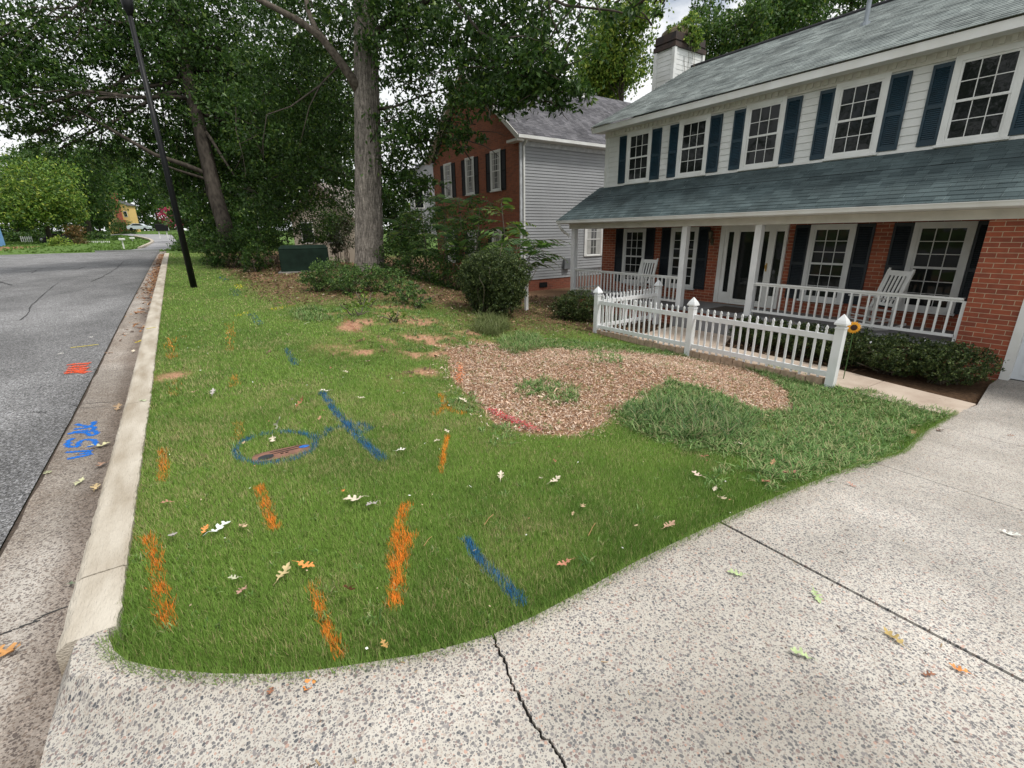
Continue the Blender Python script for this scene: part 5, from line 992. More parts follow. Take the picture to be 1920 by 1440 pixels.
dry=np.clip((fbm(x,y,.8,21)-.40)*3.6,0,1)*np.clip((fbm(x,y,6,23)-.25)*2,0,1); lush=np.clip((fbm(x,y,.9,31)-.42)*4,0,1)
ed=np.exp(-np.abs(np.array(dist_lines(x,y,[EDGE[1:]])))/.22); dry=dry*(1-ed)
h=rs.uniform(.015,.027,n)*hm*(1+.4*ed+.25*lush); wd=rs.uniform(.0020,.0038,n)*wm; tilt=np.abs(rs.normal(.85-.3*ed,.38,n))
c1=np.array([.145,.26,.042]); c2=np.array([.28,.42,.09]); cd_=np.array([.50,.45,.22]); c3=np.array([.06,.15,.022])
mixr=rs.uniform(size=(n,1)); col=c1*(1-mixr)+c2*mixr; col=col*(1-.45*ed[:,None])+c3*.45*ed[:,None]; col=col*(1-.5*lush[:,None])+c3*.5*lush[:,None]
isd=(rs.uniform(size=n)<(.07+.50*dry)); col[isd]=cd_*rs.uniform(.6,1.1,(isd.sum(),1)); lt_=litter(x,y); col=col*(1-.25*lt_[:,None])+np.array([.13,.15,.04])*.25*lt_[:,None]
mark=np.full(n,-1)
for i,(lab,colr,lines,hw,stg) in enumerate(MARKS):
    ln=[[at(u,v)[:2] for u,v in l] for l in lines]; d=dist_lines(x,y,ln); hw=hw*(.72 if colr[0]>.4 else .85); f=np.exp(-(d/hw)**4)*stg*np.clip(2.6*fbm(x,y,30 if colr[0]>.4 else 22,i)-.62,.06,1.12); f=np.where(d>hw*1.6,0,f+.12*stg*np.exp(-(d/(hw*1.5))**2)*(d<hw*3)); k=(rs.uniform(size=n)<f)&(mark<0); mark[k]=i
g0=mark<0; V,F=blade_mesh(x[g0],y[g0],h[g0],wd[g0],tilt[g0],rs); cc=np.repeat(col[g0],3,0); cc[2::3]*=1.15
tag(npm('lawn_grass',V,F,GRASSM,None,cc),kind='stuff')
PM=mat_vcol('spray_painted_grass',.7,.05,.2)
for i,(lab,colr,lines,hw,stg) in enumerate(MARKS):
    k=mark==i
    if k.sum()<3: continue
    V,F=blade_mesh(x[k],y[k],h[k]*1.05,wd[k]*1.35,tilt[k],rs); c=np.array(colr)*rs.uniform(.85,1.25,(k.sum(),1)); pm=rs.uniform(size=(k.sum(),1))*.22; c=c*(1-pm)+col[k]*pm; tag(npm('paint_mark',V,F,PM,None,np.repeat(c,3,0)),lab,'paint mark','utility paint marks sprayed on the lawn')
# ragged fringe spilling over the concrete
EA=np.array(EDGE[1:]); sl_=np.linalg.norm(np.diff(EA,axis=0),axis=1); m=9000; si=rs.choice(len(sl_),m,p=sl_/sl_.sum()); tt=rs.uniform(size=(m,1)); q=EA[si]*(1-tt)+EA[si+1]*tt; dn=(EA[si+1]-EA[si])/sl_[si][:,None]; nn_=np.stack([dn[:,1],-dn[:,0]],1); off=rs.normal(0,.012,m)+.012+.03*np.clip(fbm(q[:,0],q[:,1],5,61)-.45,0,1); q=q+nn_*off[:,None]
V,F=blade_mesh(q[:,0],q[:,1],rs.uniform(.03,.06,m),rs.uniform(.0025,.0045,m),np.abs(rs.normal(.8,.35,m)),rs,-.015); mr=rs.uniform(size=(m,1)); tag(npm('lawn_fringe',V,F,GRASSM,None,np.repeat(c1*(1-mr)*.9+c2*mr*.8,3,0)),kind='stuff')
# a little grass for the far lawns
n=26000; x=rs.uniform(-45,16,n); y=rs.uniform(50,125,n); k=~((x<-9)&(y<84)&(rs.uniform(size=n)<.75))&~pip(x,y,FR)&~((x>-26)&(x<-1.2)&(y<57.8)); x,y=x[k],y[k]; n=len(x)
V,F=blade_mesh(x,y,rs.uniform(.08,.2,n),rs.uniform(.15,.4,n),np.abs(rs.normal(.5,.4,n)),rs); cc=np.repeat(np.array([.12,.21,.04])*rs.uniform(.6,1.3,(n,1)),3,0); tag(npm('far_grass',V,F,GRASSM,None,cc),kind='stuff')
# ================= mulch, litter, weeds =================
def quads(P,L_,W,tilt,rs,cols,cw,br=.3,lift=.01):
    n=len(P); a=rs.uniform(0,2*np.pi,n); d=np.stack([np.cos(a),np.sin(a),rs.normal(0,tilt,n)],1); d=unit(d); s=np.stack([-np.sin(a),np.cos(a),rs.normal(0,tilt,n)],1); s=unit(s-d*(s*d).sum(1,keepdims=True)); L_=L_[:,None]/2; W=W[:,None]/2; nn=np.cross(d,s)
    V=np.stack([P-d*L_-s*W*.7,P+d*L_-s*W,P+d*L_+s*W*.6,P-d*L_+s*W],1).reshape(-1,3); F=np.arange(4*n).reshape(n,4); cols=np.array(cols); c=cols[rs.choice(len(cols),n,p=cw)]*rs.uniform(1-br,1+br,(n,1)); return V,F,np.repeat(c,4,0)
MP=np.array(MULCH); n=150000; x=rs.uniform(MP[:,0].min()-.1,MP[:,0].max()+.1,n); y=rs.uniform(MP[:,1].min()-.1,MP[:,1].max()+.1,n); jw=.06+.34*fbm(x,y,2.1,44)**2.2; jx=x+rs.normal(0,1,n)*jw; jy=y+rs.normal(0,1,n)*jw; k=pip(jx,jy,MULCH)&(rs.uniform(size=n)<.75); x,y=x[k],y[k]
P=np.stack([x,y,G(x,y)-.02+np.abs(rs.normal(0,.012,len(x)))],1); n=len(P)
big=(rs.uniform(size=n)<.06)*1.; V,F,c=quads(P,rs.uniform(.008,.036,n)*(1+big*1.4),rs.uniform(.0035,.010,n)*(1+big*.8),.4,rs,[(.60,.42,.30),(.40,.25,.16),(.72,.58,.46),(.18,.11,.07),(.53,.43,.36)],[.27,.27,.18,.17,.11]); tag(npm('mulch_chips',V,F,DRYM,None,c),kind='stuff')
# paint on mulch and litter
k_i=0
for lab,colr,ln,hw in (('red spray streak on the lower corner of the mulch bed',(.55,.03,.05),[(918,765),(945,780),(975,792),(1006,805)],.055),('orange spray blot on the left edge of the mulch bed',(.80,.22,.06),[(862,682),(863,700),(861,718)],.05),('dark red spray streak in the bare patch below the oak',(.28,.05,.02),[(646,595),(655,608),(672,622)],.06)):
    l=[at(u,v)[:2] for u,v in ln]; q=[]
    for a,b_ in zip(l[:-1],l[1:]):
        m=150; t=rs.uniform(size=(m,1)); q.append(np.array(a)*(1-t)+np.array(b_)*t+rs.normal(0,hw*.62,(m,2)))
    q=np.concatenate(q); P=np.stack([q[:,0],q[:,1],G(q[:,0],q[:,1])-.005+np.abs(rs.normal(0,.012,len(q)))],1); n=len(P); V,F,c=quads(P,rs.uniform(.008,.03,n),rs.uniform(.003,.009,n),.35,rs,[colr,tuple(.5*q_+.15 for q_ in colr)],[.6,.4],.35); tag(npm('paint_mark',V,F,PM,None,c),lab,'paint mark','utility paint marks sprayed on bare ground')
# leaf litter on the bank, in the gutter and in the beds
n=70000; x=rs.uniform(-1,12.4,n); y=rs.uniform(3,34,n); pr_=litter(x,y)*.45+bareness(x,y)*.12+((x>8.9)&(x<10.7)&(y<12)).astype(float)*.7; k=(rs.uniform(size=n)<pr_)&(x>xg(y)+.1)&~((y>1.9)&(y<12.4)&(x>10.6))&~((x>8.1)&(x<9.5)&(y<7.6)); x,y=x[k],y[k]
P=np.stack([x,y,G(x,y)-.012+np.abs(rs.normal(0,.01,len(x)))],1); n=len(P)
V,F,c=quads(P,rs.uniform(.03,.09,n)*(1+y*.03),rs.uniform(.015,.04,n)*(1+y*.03),.3,rs,[(.20,.115,.065),(.11,.07,.045),(.28,.18,.11),(.5,.42,.32)],[.38,.42,.17,.03]); tag(npm('leaf_litter',V,F,DRYM,None,c),kind='stuff')
n=2600; y=rs.uniform(9,46,n)**1.0; t=rs.uniform(size=n)**.5; x=xa(y)*(1-t)+(xf(y)-.02)*t; k=rs.uniform(size=n)<np.clip((y-8)/14,0.02,1)*(fbm(x,y,.5,4)>.35); x,y=x[k],y[k]; P=np.stack([x,y,zs(y)-.12+np.abs(rs.normal(0,.01,len(x)))],1); n=len(P)
V,F,c=quads(P,rs.uniform(.04,.10,n),rs.uniform(.02,.05,n),.3,rs,[(.30,.14,.06),(.18,.09,.05),(.40,.26,.15)],[.4,.35,.25]); tag(npm('gutter_litter',V,F,DRYM,None,c),kind='stuff')
# weeds
def tufts(cx,cy,nb,hl,rs,w0,zoff=-.02):
    """curved three segment blades radiating from tuft centres"""
    n=len(cx)*nb; X_=np.repeat(cx,nb)+rs.normal(0,.012,n); Y_=np.repeat(cy,nb)+rs.normal(0,.012,n); L_=np.repeat(hl,nb)*rs.uniform(.5,1.15,n); a=rs.uniform(0,2*np.pi,n); el=rs.uniform(.35,1.45,n); B=np.stack([X_,Y_,G(X_,Y_)+zoff],1); hd=np.stack([np.cos(a),np.sin(a),0*a],1); s=np.stack([-np.sin(a),np.cos(a),0*a],1); V=[];pos=B.copy(); W=w0*rs.uniform(.7,1.3,n)
    rows=[]
    for k,wf in enumerate((.7,1.,.75,.06)):
        rows.append(np.stack([pos-s*(W*wf/2)[:,None],pos+s*(W*wf/2)[:,None]],1)); e=el-k*.45; pos=pos+(hd*np.cos(e)[:,None]+np.array([0,0,1.])*np.sin(e)[:,None])*(L_/3)[:,None]
    V=np.concatenate(rows,1).reshape(-1,3); o=(np.arange(n)*8)[:,None]; F=np.concatenate([o+np.array([[0,1,3,2]]),o+np.array([[2,3,5,4]]),o+np.array([[4,5,7,6]])],0); return V,F,n
WC=np.array([(.11,.22,.055),(.16,.28,.08),(.25,.36,.13),(.07,.15,.035),(.34,.33,.16)])
def weed(name,label,polypx,dens,h0,h1,seed,w0=.006,nb=10,kind=None,cols=WC,group=None,cat='weeds'):
    rs=np.random.default_rng(seed); pl=polypx if kind=='xy' else XY(polypx); A=np.array(pl); n=int((A[:,0].max()-A[:,0].min())*(A[:,1].max()-A[:,1].min())*dens); x=rs.uniform(A[:,0].min(),A[:,0].max(),n); y=rs.uniform(A[:,1].min(),A[:,1].max(),n); k=pip(x+rs.normal(0,.04,n),y+rs.normal(0,.04,n),pl)&(rs.uniform(size=n)<np.clip(fbm(x,y,2.2,seed)*2.4-.2,.1,1)); x,y=x[k],y[k]
    if len(x)<1: return None
    hl=rs.uniform(h0,h1,len(x))*(.7+.6*fbm(x,y,1.4,seed+3)); V,F,n=tufts(x,y,nb,hl,rs,w0); c=np.repeat(cols[rs.choice(len(cols),n)]*rs.uniform(.75,1.2,(n,1)),8,0); return tag(npm(name,V,F,GRASSM,None,c),label,cat,group)
o=weed("weed_cover",None,WEED,620,.05,.14,201,.008,11,"xy",cat=None); tag(o,kind="stuff")
o=weed('weed_cover',None,[(1170,770),(1250,755),(1350,760),(1420,790),(1390,830),(1300,832),(1210,815)],200,.16,.30,202,.008,11,None,np.array([(.07,.15,.04),(.11,.20,.055),(.18,.27,.09),(.05,.11,.03),(.30,.29,.15)]),cat=None); tag(o,kind='stuff')
for lab,poly,dn,h0,h1,sd_ in (
 ('thick tuft of long grass at the top left edge of the mulch mound',[(938,640),(975,625),(1010,628),(1015,650),(975,662),(940,660)],260,.14,.22,211),
 ('green weed clump growing in the middle of the mulch',[(985,715),(1040,708),(1080,722),(1085,748),(1040,760),(985,745),(960,730)],240,.07,.13,212),
 ('strip of grassy weeds along the top edge of the mulch near the fence',[(1010,632),(1130,640),(1250,655),(1290,668),(1180,660),(1060,655),(1010,645)],230,.05,.11,213),
 ('thin weeds between the mulch top and the fence post',[(1100,655),(1160,665),(1165,680),(1120,680)],160,.05,.09,214),
 ('weed runner at the lower left corner of the mulch',[(905,795),(960,790),(975,815),(950,835),(915,830),(898,812)],260,.05,.10,215),
 ('crabgrass patch on the left corner of the mulch bed',[(815,725),(880,730),(905,755),(880,775),(820,760)],170,.05,.10,216),
 ('broad bladed crabgrass plant in the lawn near the driveway',[(1060,1055),(1115,1055),(1118,1082),(1070,1085)],260,.05,.09,217),
 ('small crabgrass plant by the thin orange stripe tip',[(640,1130),(700,1120),(700,1165),(650,1170)],200,.04,.08,218),
 ('weed clump beside pale leaves near the driveway edge',[(1305,880),(1365,870),(1375,905),(1330,925)],260,.05,.10,219),
 ('weed clump hanging over the driveway edge',[(1400,890),(1480,880),(1490,912),(1430,925)],260,.05,.10,220),
 ('green grassy tuft at the walkway and driveway corner',[(1735,762),(1790,768),(1796,782),(1750,785)],330,.05,.09,221),
 ('weed sprouts at the foot of the fence',[(1375,665),(1400,668),(1400,688),(1378,686)],260,.08,.14,222),
 ('arching ornamental grass clump below the round shrub',[(890,600),(940,595),(955,615),(925,630),(890,622)],300,.22,.34,223),
 ('dark tuft of long grass on the lawn edge below the shrub',[(545,580),(600,575),(620,598),(560,602)],170,.10,.18,224)):
    weed('weed_clump',lab,poly,dn,h0,h1,sd_,.009 if h1<.2 else .006,10,None,WC if sd_!=223 else np.array([(.12,.16,.05),(.18,.2,.08),(.1,.13,.04)]),'weed clumps',cat='weed')
weed('bank_weeds',None,[(560,600),(640,570),(720,560),(820,585),(900,600),(960,640),(900,660),(840,650),(770,660),(700,610)],45,.04,.10,230,.012,7,None,cat=None)['kind']='stuff'
weed('mulch_weeds',None,MULCH,16,.03,.08,241,.007,8,'xy',cat=None)['kind']='stuff'
weed('lawn_weeds',None,LAWN[:1]+EDGE[1:]+[(7.8,1.5),(7.8,9),(3,11),(xg(11),11)],26,.02,.05,240,.006,8,'xy',cat=None)['kind']='stuff'
n=600; x=rng.uniform(-.5,8,n); y=rng.uniform(.8,12,n); k=pip(x,y,LAWN)&~pip(x,y,MULCH); x,y=x[k],y[k]; V,F,c=quads(np.stack([x,y,G(x,y)+.012],1),rng.uniform(.006,.022,len(x)),rng.uniform(.005,.012,len(x)),.4,rng,[(.75,.75,.70),(.55,.42,.28),(.40,.2,.12)],[.4,.35,.25]); tag(npm('lawn_debris',V,F,DRYM,None,c),kind='stuff')
n=1200; x=rng.uniform(-.6,10,n); y=rng.uniform(-3,1.9,n); k=~pip(x,y,LAWN); x,y=x[k],y[k]; V,F,c=quads(np.stack([x,y,zdrive(x,y)+.003],1),rng.uniform(.004,.03,len(x)),rng.uniform(.003,.006,len(x)),.05,rng,[(.12,.09,.07),(.35,.25,.15),(.2,.2,.19)],[.5,.25,.25]); tag(npm('driveway_debris',V,F,DRYM,None,c),kind='stuff')
# single long blades of the plant near the driveway
# ================= paint on pavement =================
def zpave(x,y):
    x=np.asarray(x);y=np.asarray(y); t=np.clip((x-xa(y))/(xf(y)+.02-xa(y)-.012),0,1); z=np.where(x<xa(y),zs(y)-.1,zs(y)-.112-.028*t); return np.where(x>xf(y)+.01,zs(y)+.013,z)
def pv(u,v,dz=-.12):
    return at(u,v,dz)[:2]
def speckle(label,colr,lines,hw,dens,size,seed,dz=-.12,grp='utility paint marks sprayed on the pavement'):
    rs=np.random.default_rng(seed); q=[]
    for ln in lines:
        l=[np.array(pv(u,v,dz)) for u,v in ln]
        for a,b_ in zip(l[:-1],l[1:]):
            m=max(8,int((np.linalg.norm(b_-a)+hw)*hw*2*dens)); t=rs.uniform(-.03,1.03,size=(m,1)); dd=(b_-a)/(np.linalg.norm(b_-a)+1e-9); nn=np.array([-dd[1],dd[0]]); q.append(a*(1-t)+b_*t+nn*(np.clip(rs.normal(0,.5,(m,1)),-1.3,1.3))*hw)
    q=np.concatenate(q); n=len(q); z=zpave(q[:,0],q[:,1])+.0025+rs.uniform(0,.0015,n); P=np.stack([q[:,0],q[:,1],z],1); V,F,c=quads(P,rs.uniform(size*.5,size*1.4,n),rs.uniform(size*.5,size,n),.0,rs,[colr],[1.],.2); return tag(npm('paint_mark',V,F,PM,None,c),label,'paint mark',grp)
tg=lambda L_: [[(90+a/13.09,770+b_/13.09) for a,b_ in l] for l in L_]
TX=tg([[(490,1195),(700,1140),(900,1100),(1075,1040)],[(455,1035),(700,1010),(900,985),(1060,975)],[(780,1065),(950,1030),(1050,1010)],
 [(650,685),(540,735),(475,830),(500,905),(600,890)],[(480,830),(590,800)],[(600,900),(740,885),(745,800),(800,745),(940,705),(1100,700),(1165,750),(1150,820),(1050,860),(980,862)],
 [(500,590),(700,545),(900,540),(1000,500),(1170,490),(1200,540),(1130,590),(1020,605),(960,545)],[(650,465),(850,440),(1000,410),(1120,330),(1130,265)],[(700,345),(850,375),(1000,395),(1160,400),(1100,470)],[(560,575),(700,520),(980,480)]])
speckle('blue sprayed letters and figures on the gutter concrete',(.01,.16,.60),TX,.019,42000,.008,301)
speckle('orange sprayed square on the asphalt near the gutter',(.78,.10,.03),[[(122,700),(148,697),(162,699)],[(128,692),(165,690)],[(128,684),(168,681)],[(130,688),(162,686)],[(125,696),(160,694)]],.045,9000,.014,302,-.1)
speckle('thin yellow sprayed line on the asphalt',(.75,.62,.05),[[(134,652),(160,649),(184,646)]],.015,22000,.014,303,-.1)
speckle('yellow sprayed dash in the gutter',(.72,.60,.06),[[(254,641),(268,635)]],.018,18000,.014,304)
speckle('yellow sprayed dash across the curb top',(.78,.66,.08),[[(275,617),(292,614)]],.016,24000,.012,305,.01)
# cracks in the asphalt
rd=random.Random(9)
def crack(ptspx,wd,dz=-.1):
    l=densify([pv(u,v,dz) for u,v in ptspx],6,.03); V=[];F=[]
    for i,(a,b_) in enumerate(l):
        j=min(i+1,len(l)-1); k=max(i-1,0); dx,dy=l[j][0]-l[k][0],l[j][1]-l[k][1]; m=math.hypot(dx,dy)+1e-9; w_=wd*rd.uniform(.4,1.3); z=float(zpave(a,b_))+.003; V+=[(a-dy/m*w_,b_+dx/m*w_,z),(a+dy/m*w_,b_-dx/m*w_,z)]
    F=[(2*i,2*i+1,2*i+3,2*i+2) for i in range(len(l)-1)]; return V,F
AV=[];AF=[]
for pts,wd in (([(232,490),(222,500),(205,512),(190,520),(170,528)],.02),([(0,528),(12,532),(22,535)],.03),([(60,772),(75,773),(90,773)],.006),([(140,506),(150,503),(160,500)],.02),([(0,560),(60,552),(120,545),(180,536)],.012),([(60,512),(72,505),(80,503)],.02),([(135,760),(165,762),(200,757)],.004),([(40,600),(70,560),(110,530)],.01)):
    V,F=crack(pts,wd); o_=len(AV); AV+=V; AF+=[tuple(i+o_ for i in f) for f in F]
tag(npm('road_crack',np.array(AV),np.array(AF),mat('crack_tar',(.03,.03,.03),.9)),kind='structure')
# gutter joint cracks
AV=[];AF=[]
for pts in ([(130,762),(170,757),(215,752)],[(0,1190),(60,1165),(110,1138),(146,1130)]):
    V,F=crack(pts,.005,-.12); o_=len(AV); AV+=V; AF+=[tuple(i+o_ for i in f) for f in F]
tag(npm('gutter_joint',np.array(AV),np.array(AF),mat('crack_tar',(.03,.03,.03),.9)),kind='structure')
# ================= fallen leaves =================
OUT=[(0,0),(.10,.05),(.16,.03),(.22,.20),(.30,.22),(.31,.08),(.40,.06),(.46,.30),(.56,.30),(.54,.10),(.64,.08),(.72,.26),(.80,.22),(.78,.08),(.88,.10),(1,0)]
def oak_leaf(u,v,sz,colr,label,yaw=None,curl=.15,lift=.022,up=0.,dz=0.,surf=None,seed=0,group='fallen oak leaves'):
    rd=random.Random(int(u*7+v*3+seed)); p=at(u,v,dz); yaw=rd.uniform(0,6.28) if yaw is None else yaw; t1=rd.uniform(-.25,.35); pts=[(a-.5,b_) for a,b_ in OUT]+[(a-.5,-b_) for a,b_ in OUT[-2:0:-1]]; V=[];n=len(pts)
    ca,sa=math.cos(yaw),math.sin(yaw); ct,st=math.cos(t1+up),math.sin(t1+up)
    def tr(a,b_,c):
        a*=sz;b_*=sz*.8;c*=sz; a2=a*ct-c*st; c2=a*st+c*ct; return (a2*ca-b_*sa,a2*sa+b_*ca,c2)
    f=lambda a,b_: curl*(4*b_*b_+1.2*a*a)+.05*math.sin(a*9+seed)
    mid=[(-.5+i/6,0) for i in range(7)]
    bm=bmesh.new(); vs=[bm.verts.new(tr(a,b_,f(a,b_))) for a,b_ in pts]; k=len(OUT)
    me=bpy.data.meshes.new('fallen_leaf'); mids=[bm.verts.new(tr(a-.5,0,f(a-.5,0)-.02)) for a,b_ in OUT[1:-1]]
    top=vs[:k]; bot=[vs[0]]+vs[k:][::-1]+[vs[k-1]]
    M=[vs[0]]+mids+[vs[k-1]]
    for side in (top,bot):
        for i in range(k-1):
            q=[M[i],M[i+1],side[i+1],side[i]]; q2=[]
            for w_ in q:
                if w_ not in q2: q2.append(w_)
            if len(q2)>=3:
                try: bm.faces.new(q2)
                except ValueError: pass
    st_=[bm.verts.new(tr(-.5,.012,f(-.5,0))),bm.verts.new(tr(-.5,-.012,f(-.5,0))),bm.verts.new(tr(-.72,-.01,.05)),bm.verts.new(tr(-.72,.01,.05))]; bm.faces.new(st_)
    zmin=min(v_.co.z for v_ in bm.verts); bm.to_mesh(me); bm.free(); me.materials.append(LM(colr)); o=bpy.data.objects.new('fallen_leaf',me); link(o); o.location=(p[0],p[1],p[2]+lift-zmin*(.55 if not up else 1)); return tag(o,label,'leaf',group)
def LM(c):
    n='leaf_%02d_%02d_%02d'%tuple(int(x*99) for x in c); return mat(n,c,.7,.18,30,0)
PALE=(.62,.54,.42); TAN=(.50,.36,.22); BRN=(.30,.13,.07); ORG=(.72,.28,.07); WHT=(.72,.76,.72); GRN=(.42,.52,.26); PNK=(.45,.26,.2); GRY=(.42,.38,.36)

LV=[(414,995,.15,WHT,'large whitish deeply lobed leaf on the lawn near the curb'),(386,998,.09,ORG,'small orange leaf touching the whitish leaf on the left'),(457,992,.10,TAN,'slim tan leaf lying just right of the whitish leaf'),(326,1010,.10,GRY,'narrow grey leaf near the two piece orange stripe'),
(533,1080,.13,(.50,.40,.2),'long yellowish tan lobed leaf in the front lawn'),(574,1066,.12,ORG,'bright orange and cream lobed leaf above the thin orange stripe'),(440,1090,.07,(.5,.5,.35),'small pale green leaf on edge in the front lawn'),(455,1114,.08,PNK,'small round pinkish brown leaf in the front lawn'),(658,1128,.13,BRN,'dark brown curled oak leaf between two orange stripes'),(583,1282,.10,ORG,'bright orange oval leaf on the aggregate at the lawn edge'),(508,1300,.06,BRN,'small brown crumpled leaf on the aggregate'),
(722,1216,.07,(.5,.3,.1),'small yellow brown leaf near the bottom lawn edge'),(664,941,.16,PALE,'pale wide lobed leaf left of the longest orange stripe'),(698,950,.10,GRY,'grey leaf just right of the pale wide leaf'),(645,925,.06,ORG,'tiny orange leaf above the pale wide leaf'),(752,848,.10,(.68,.66,.6),'cream leaf right of the end of the blue slash'),(565,770,.16,(.32,.15,.06),'big brown curled leaf above the blue oval'),(549,758,.07,PALE,'small pale leaf touching the big brown curled leaf'),(600,788,.09,(.45,.25,.15),'tan leaf above the blue loop'),(609,736,.12,(.72,.66,.58),'pale leaf on top of the blue slash'),
(525,818,.17,(.55,.55,.42),'upright grey green lobed leaf standing over the utility lid'),(512,828,.12,PALE,'pale leaf lying across the edge of the utility lid'),(400,740,.14,GRY,'grey twiggy leaf on the back lawn'),(365,738,.08,TAN,'small tan leaf left of the grey twiggy leaf'),(677,749,.10,PALE,'pale leaf between the blue slash and the mulch'),(838,812,.09,PALE,'pale leaf topping the thin orange stripe'),(820,830,.07,PALE,'small cream leaf left of the thin orange stripe'),(869,755,.13,PALE,'pale oak leaf at the left corner of the mulch'),(915,723,.12,PALE,'pale oak leaf on the lower left of the mulch'),
(939,897,.12,PALE,'pale leaf in the right part of the lawn'),(1041,905,.12,PALE,'right one of two pale leaves lying close together'),(1014,902,.06,PALE,'left small one of two pale leaves lying close together'),(1040,868,.06,BRN,'small brown leaf below the weeds in the right lawn'),(1093,954,.09,TAN,'tan leaf in the right lawn'),(1074,968,.05,TAN,'tiny tan leaf in the right lawn'),(1254,990,.12,(.42,.27,.18),'brown leaf close to the driveway edge and slab joint'),(1058,1062,.10,(.45,.2,.12),'reddish brown leaf inside the crabgrass plant'),
(1306,894,.12,(.62,.48,.4),'pinkish leaf left of the weed clump near the driveway'),(1340,921,.08,PALE,'pale small leaf below the weed clump near the driveway'),(1352,940,.12,(.45,.38,.25),'tan leaf on the lawn edge close to the driveway'),(1385,835,.11,PALE,'pale leaf at the lower edge of the tall weeds'),(1448,872,.10,(.5,.28,.15),'orange brown leaf in the weeds'),(1480,890,.14,(.38,.2,.13),'brown oak leaf in the weeds at the driveway edge'),(1320,860,.09,BRN,'dark leaf in the lawn below the weeds'),(1435,907,.11,BRN,'dark brown leaf left of the weed overhang'),
(670,570,.11,PALE,'pale leaf on the bank below the oak'),(648,700,.10,PALE,'pale leaf in the back lawn left of the bare patch'),(690,681,.14,(.55,.38,.3),'pinkish leaf pair below the bare clay patch'),(782,700,.13,(.26,.16,.1),'dark brown leaf left of the mulch'),(540,629,.13,(.6,.5,.35),'tan spiky leaf behind the short blue slash'),(575,608,.09,(.7,.68,.6),'tiny white leaf in the back lawn'),(620,692,.09,BRN,'small brown leaf in the back lawn'),(315,948,.09,(.42,.22,.14),'small brown leaf left of the faded orange stripe'),(458,835,.08,TAN,'tan leaf just outside the blue oval on the left'),(480,610,.10,(.6,.58,.45),'pale leaf beside the yellow mark')]
for i,(u,v,s_,c,l) in enumerate(LV):
    oak_leaf(u,v,s_*.88,c,l,None,.18 if s_>.08 else .3,.018 if v<1262 else .004,1.1 if 'upright' in l else (.75 if 'curled' in l else 0.),0 if v<1262 else 0.0,None,i)
DL=[(1380,1078,.09,GRN,'pale green leaf on the driveway left of the slab joint'),(1530,1120,.09,GRN,'green lobed leaf on the driveway close to the slab joint'),(1500,1230,.09,GRN,'small pale green leaf on the near driveway slab'),(1675,1198,.10,(.45,.33,.12),'yellow brown curled leaf beside the slab joint'),(1798,1258,.07,ORG,'orange leaf caught in the slab joint'),(1893,1003,.11,(.72,.74,.68),'whitish leaf on the driveway at the right edge'),(1596,911,.08,PNK,'pink brown leaf on the driveway near the weeds'),(1740,1268,.05,BRN,'tiny dark leaf on the near driveway slab'),(1762,808,.13,(.12,.08,.06),'dark brown leaf at the driveway corner by the grass tuft'),(1895,818,.07,BRN,'small dark leaf on the driveway near the garage')]
for i,(u,v,s_,c,l) in enumerate(DL): oak_leaf(u,v,s_,c,l,None,.25,.006,0,.014,None,50+i)
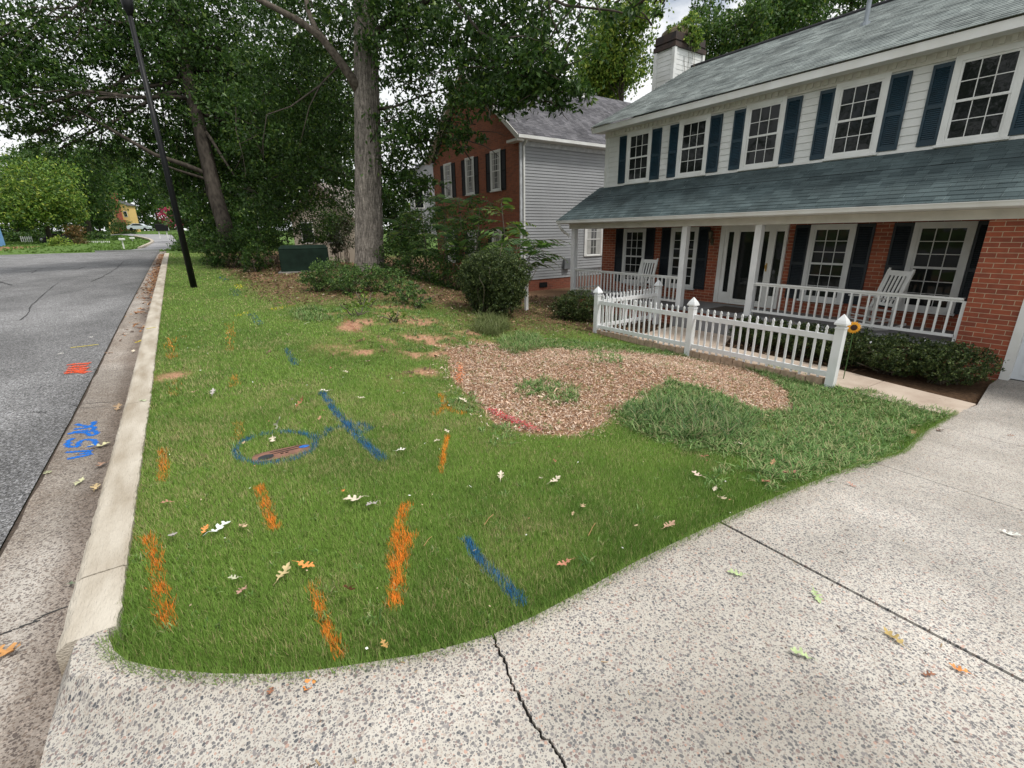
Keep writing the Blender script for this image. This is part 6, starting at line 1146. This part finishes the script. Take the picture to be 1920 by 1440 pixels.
SL=[(187,837,.16,(.55,.52,.3),'yellow green leaf across the blue letters in the gutter'),(150,905,.11,(.5,.5,.3),'yellow green leaf in the gutter below the blue letters'),(180,915,.12,(.5,.38,.2),'tan crumpled leaf in the gutter below the blue letters'),(222,765,.16,(.38,.26,.15),'cluster of brown leaves against the curb'),(192,872,.12,(.36,.22,.15),'brown leaf at the curb face beside the blue letters'),(90,888,.10,(.4,.42,.25),'greenish leaf on the asphalt edge'),(250,660,.12,PALE,'pale leaf at the foot of the curb'),(180,694,.09,(.66,.6,.5),'pale leaf in the gutter right of the orange square'),(115,665,.13,(.66,.64,.6),'pale leaf on the asphalt above the orange square'),(172,634,.11,(.66,.64,.6),'pale leaf on the asphalt above the yellow line'),(232,628,.14,(.5,.42,.35),'light brown leaf in the gutter near the yellow dash'),(205,663,.13,(.3,.2,.14),'dark twig like leaf on the gutter seam'),(15,1225,.16,(.5,.25,.08),'orange brown leaf in the gutter at the left edge'),(144,1093,.08,(.12,.16,.10),'dark green leaf lying in the gutter against the curb end'),(92,742,.07,(.06,.06,.05),'tiny dark leaf on the asphalt'),(268,752,.10,(.4,.45,.28),'green leaf on the curb top')]
for i,(u,v,s_,c,l) in enumerate(SL): oak_leaf(u,v,s_,c,l,None,.2,.004,0,(-.12 if u!=268 else .012) if u<268 or u==268 else 0,None,80+i)
# pine needles
for i,(u0,v0,u1,v1,l) in enumerate(((908,990,925,972,'brown pine needle pair in the centre right lawn'),(1103,1010,1116,988,'brown pine needle in the right lawn'),(795,1030,810,1014,'faint brown pine needle beside the longest orange stripe'),(1845,955,1875,963,'brown pine needle on the driveway'))):
    a=at(u0,v0);b_=at(u1,v1); s=MB(); z_=.035 if v0>965 else .006; s.tube([(a[0],a[1],a[2]+z_*.6),((a[0]+b_[0])/2+.004,(a[1]+b_[1])/2,(a[2]+b_[2])/2+z_),(b_[0],b_[1],b_[2]+z_*.8)],.0018,4); tag(s.build('pine_needle',mat('needle_brown',(.42,.22,.10),.7)),l,'pine needle','pine needles')
# far canopy of woodland closing the horizon
rs=np.random.default_rng(77); els=[]
for k in range(46):
    a=math.radians(-62+k*3.4); R_=rs.uniform(190,260); x_=math.sin(a)*R_; y_=math.cos(a)*R_
    z0=float(G(x_,y_)); els.append((np.array([x_,y_,z0+rs.uniform(7,12)]),(11,11,rs.uniform(10,16)),1.))
P=cloud(els,2.2,rs,1.5,3.,20); V,F,c=leaves(P,2.2,.7,.2,MD,MDW,rs); tag(npm('woodland',V,F,LEAFM,None,c),kind='stuff')
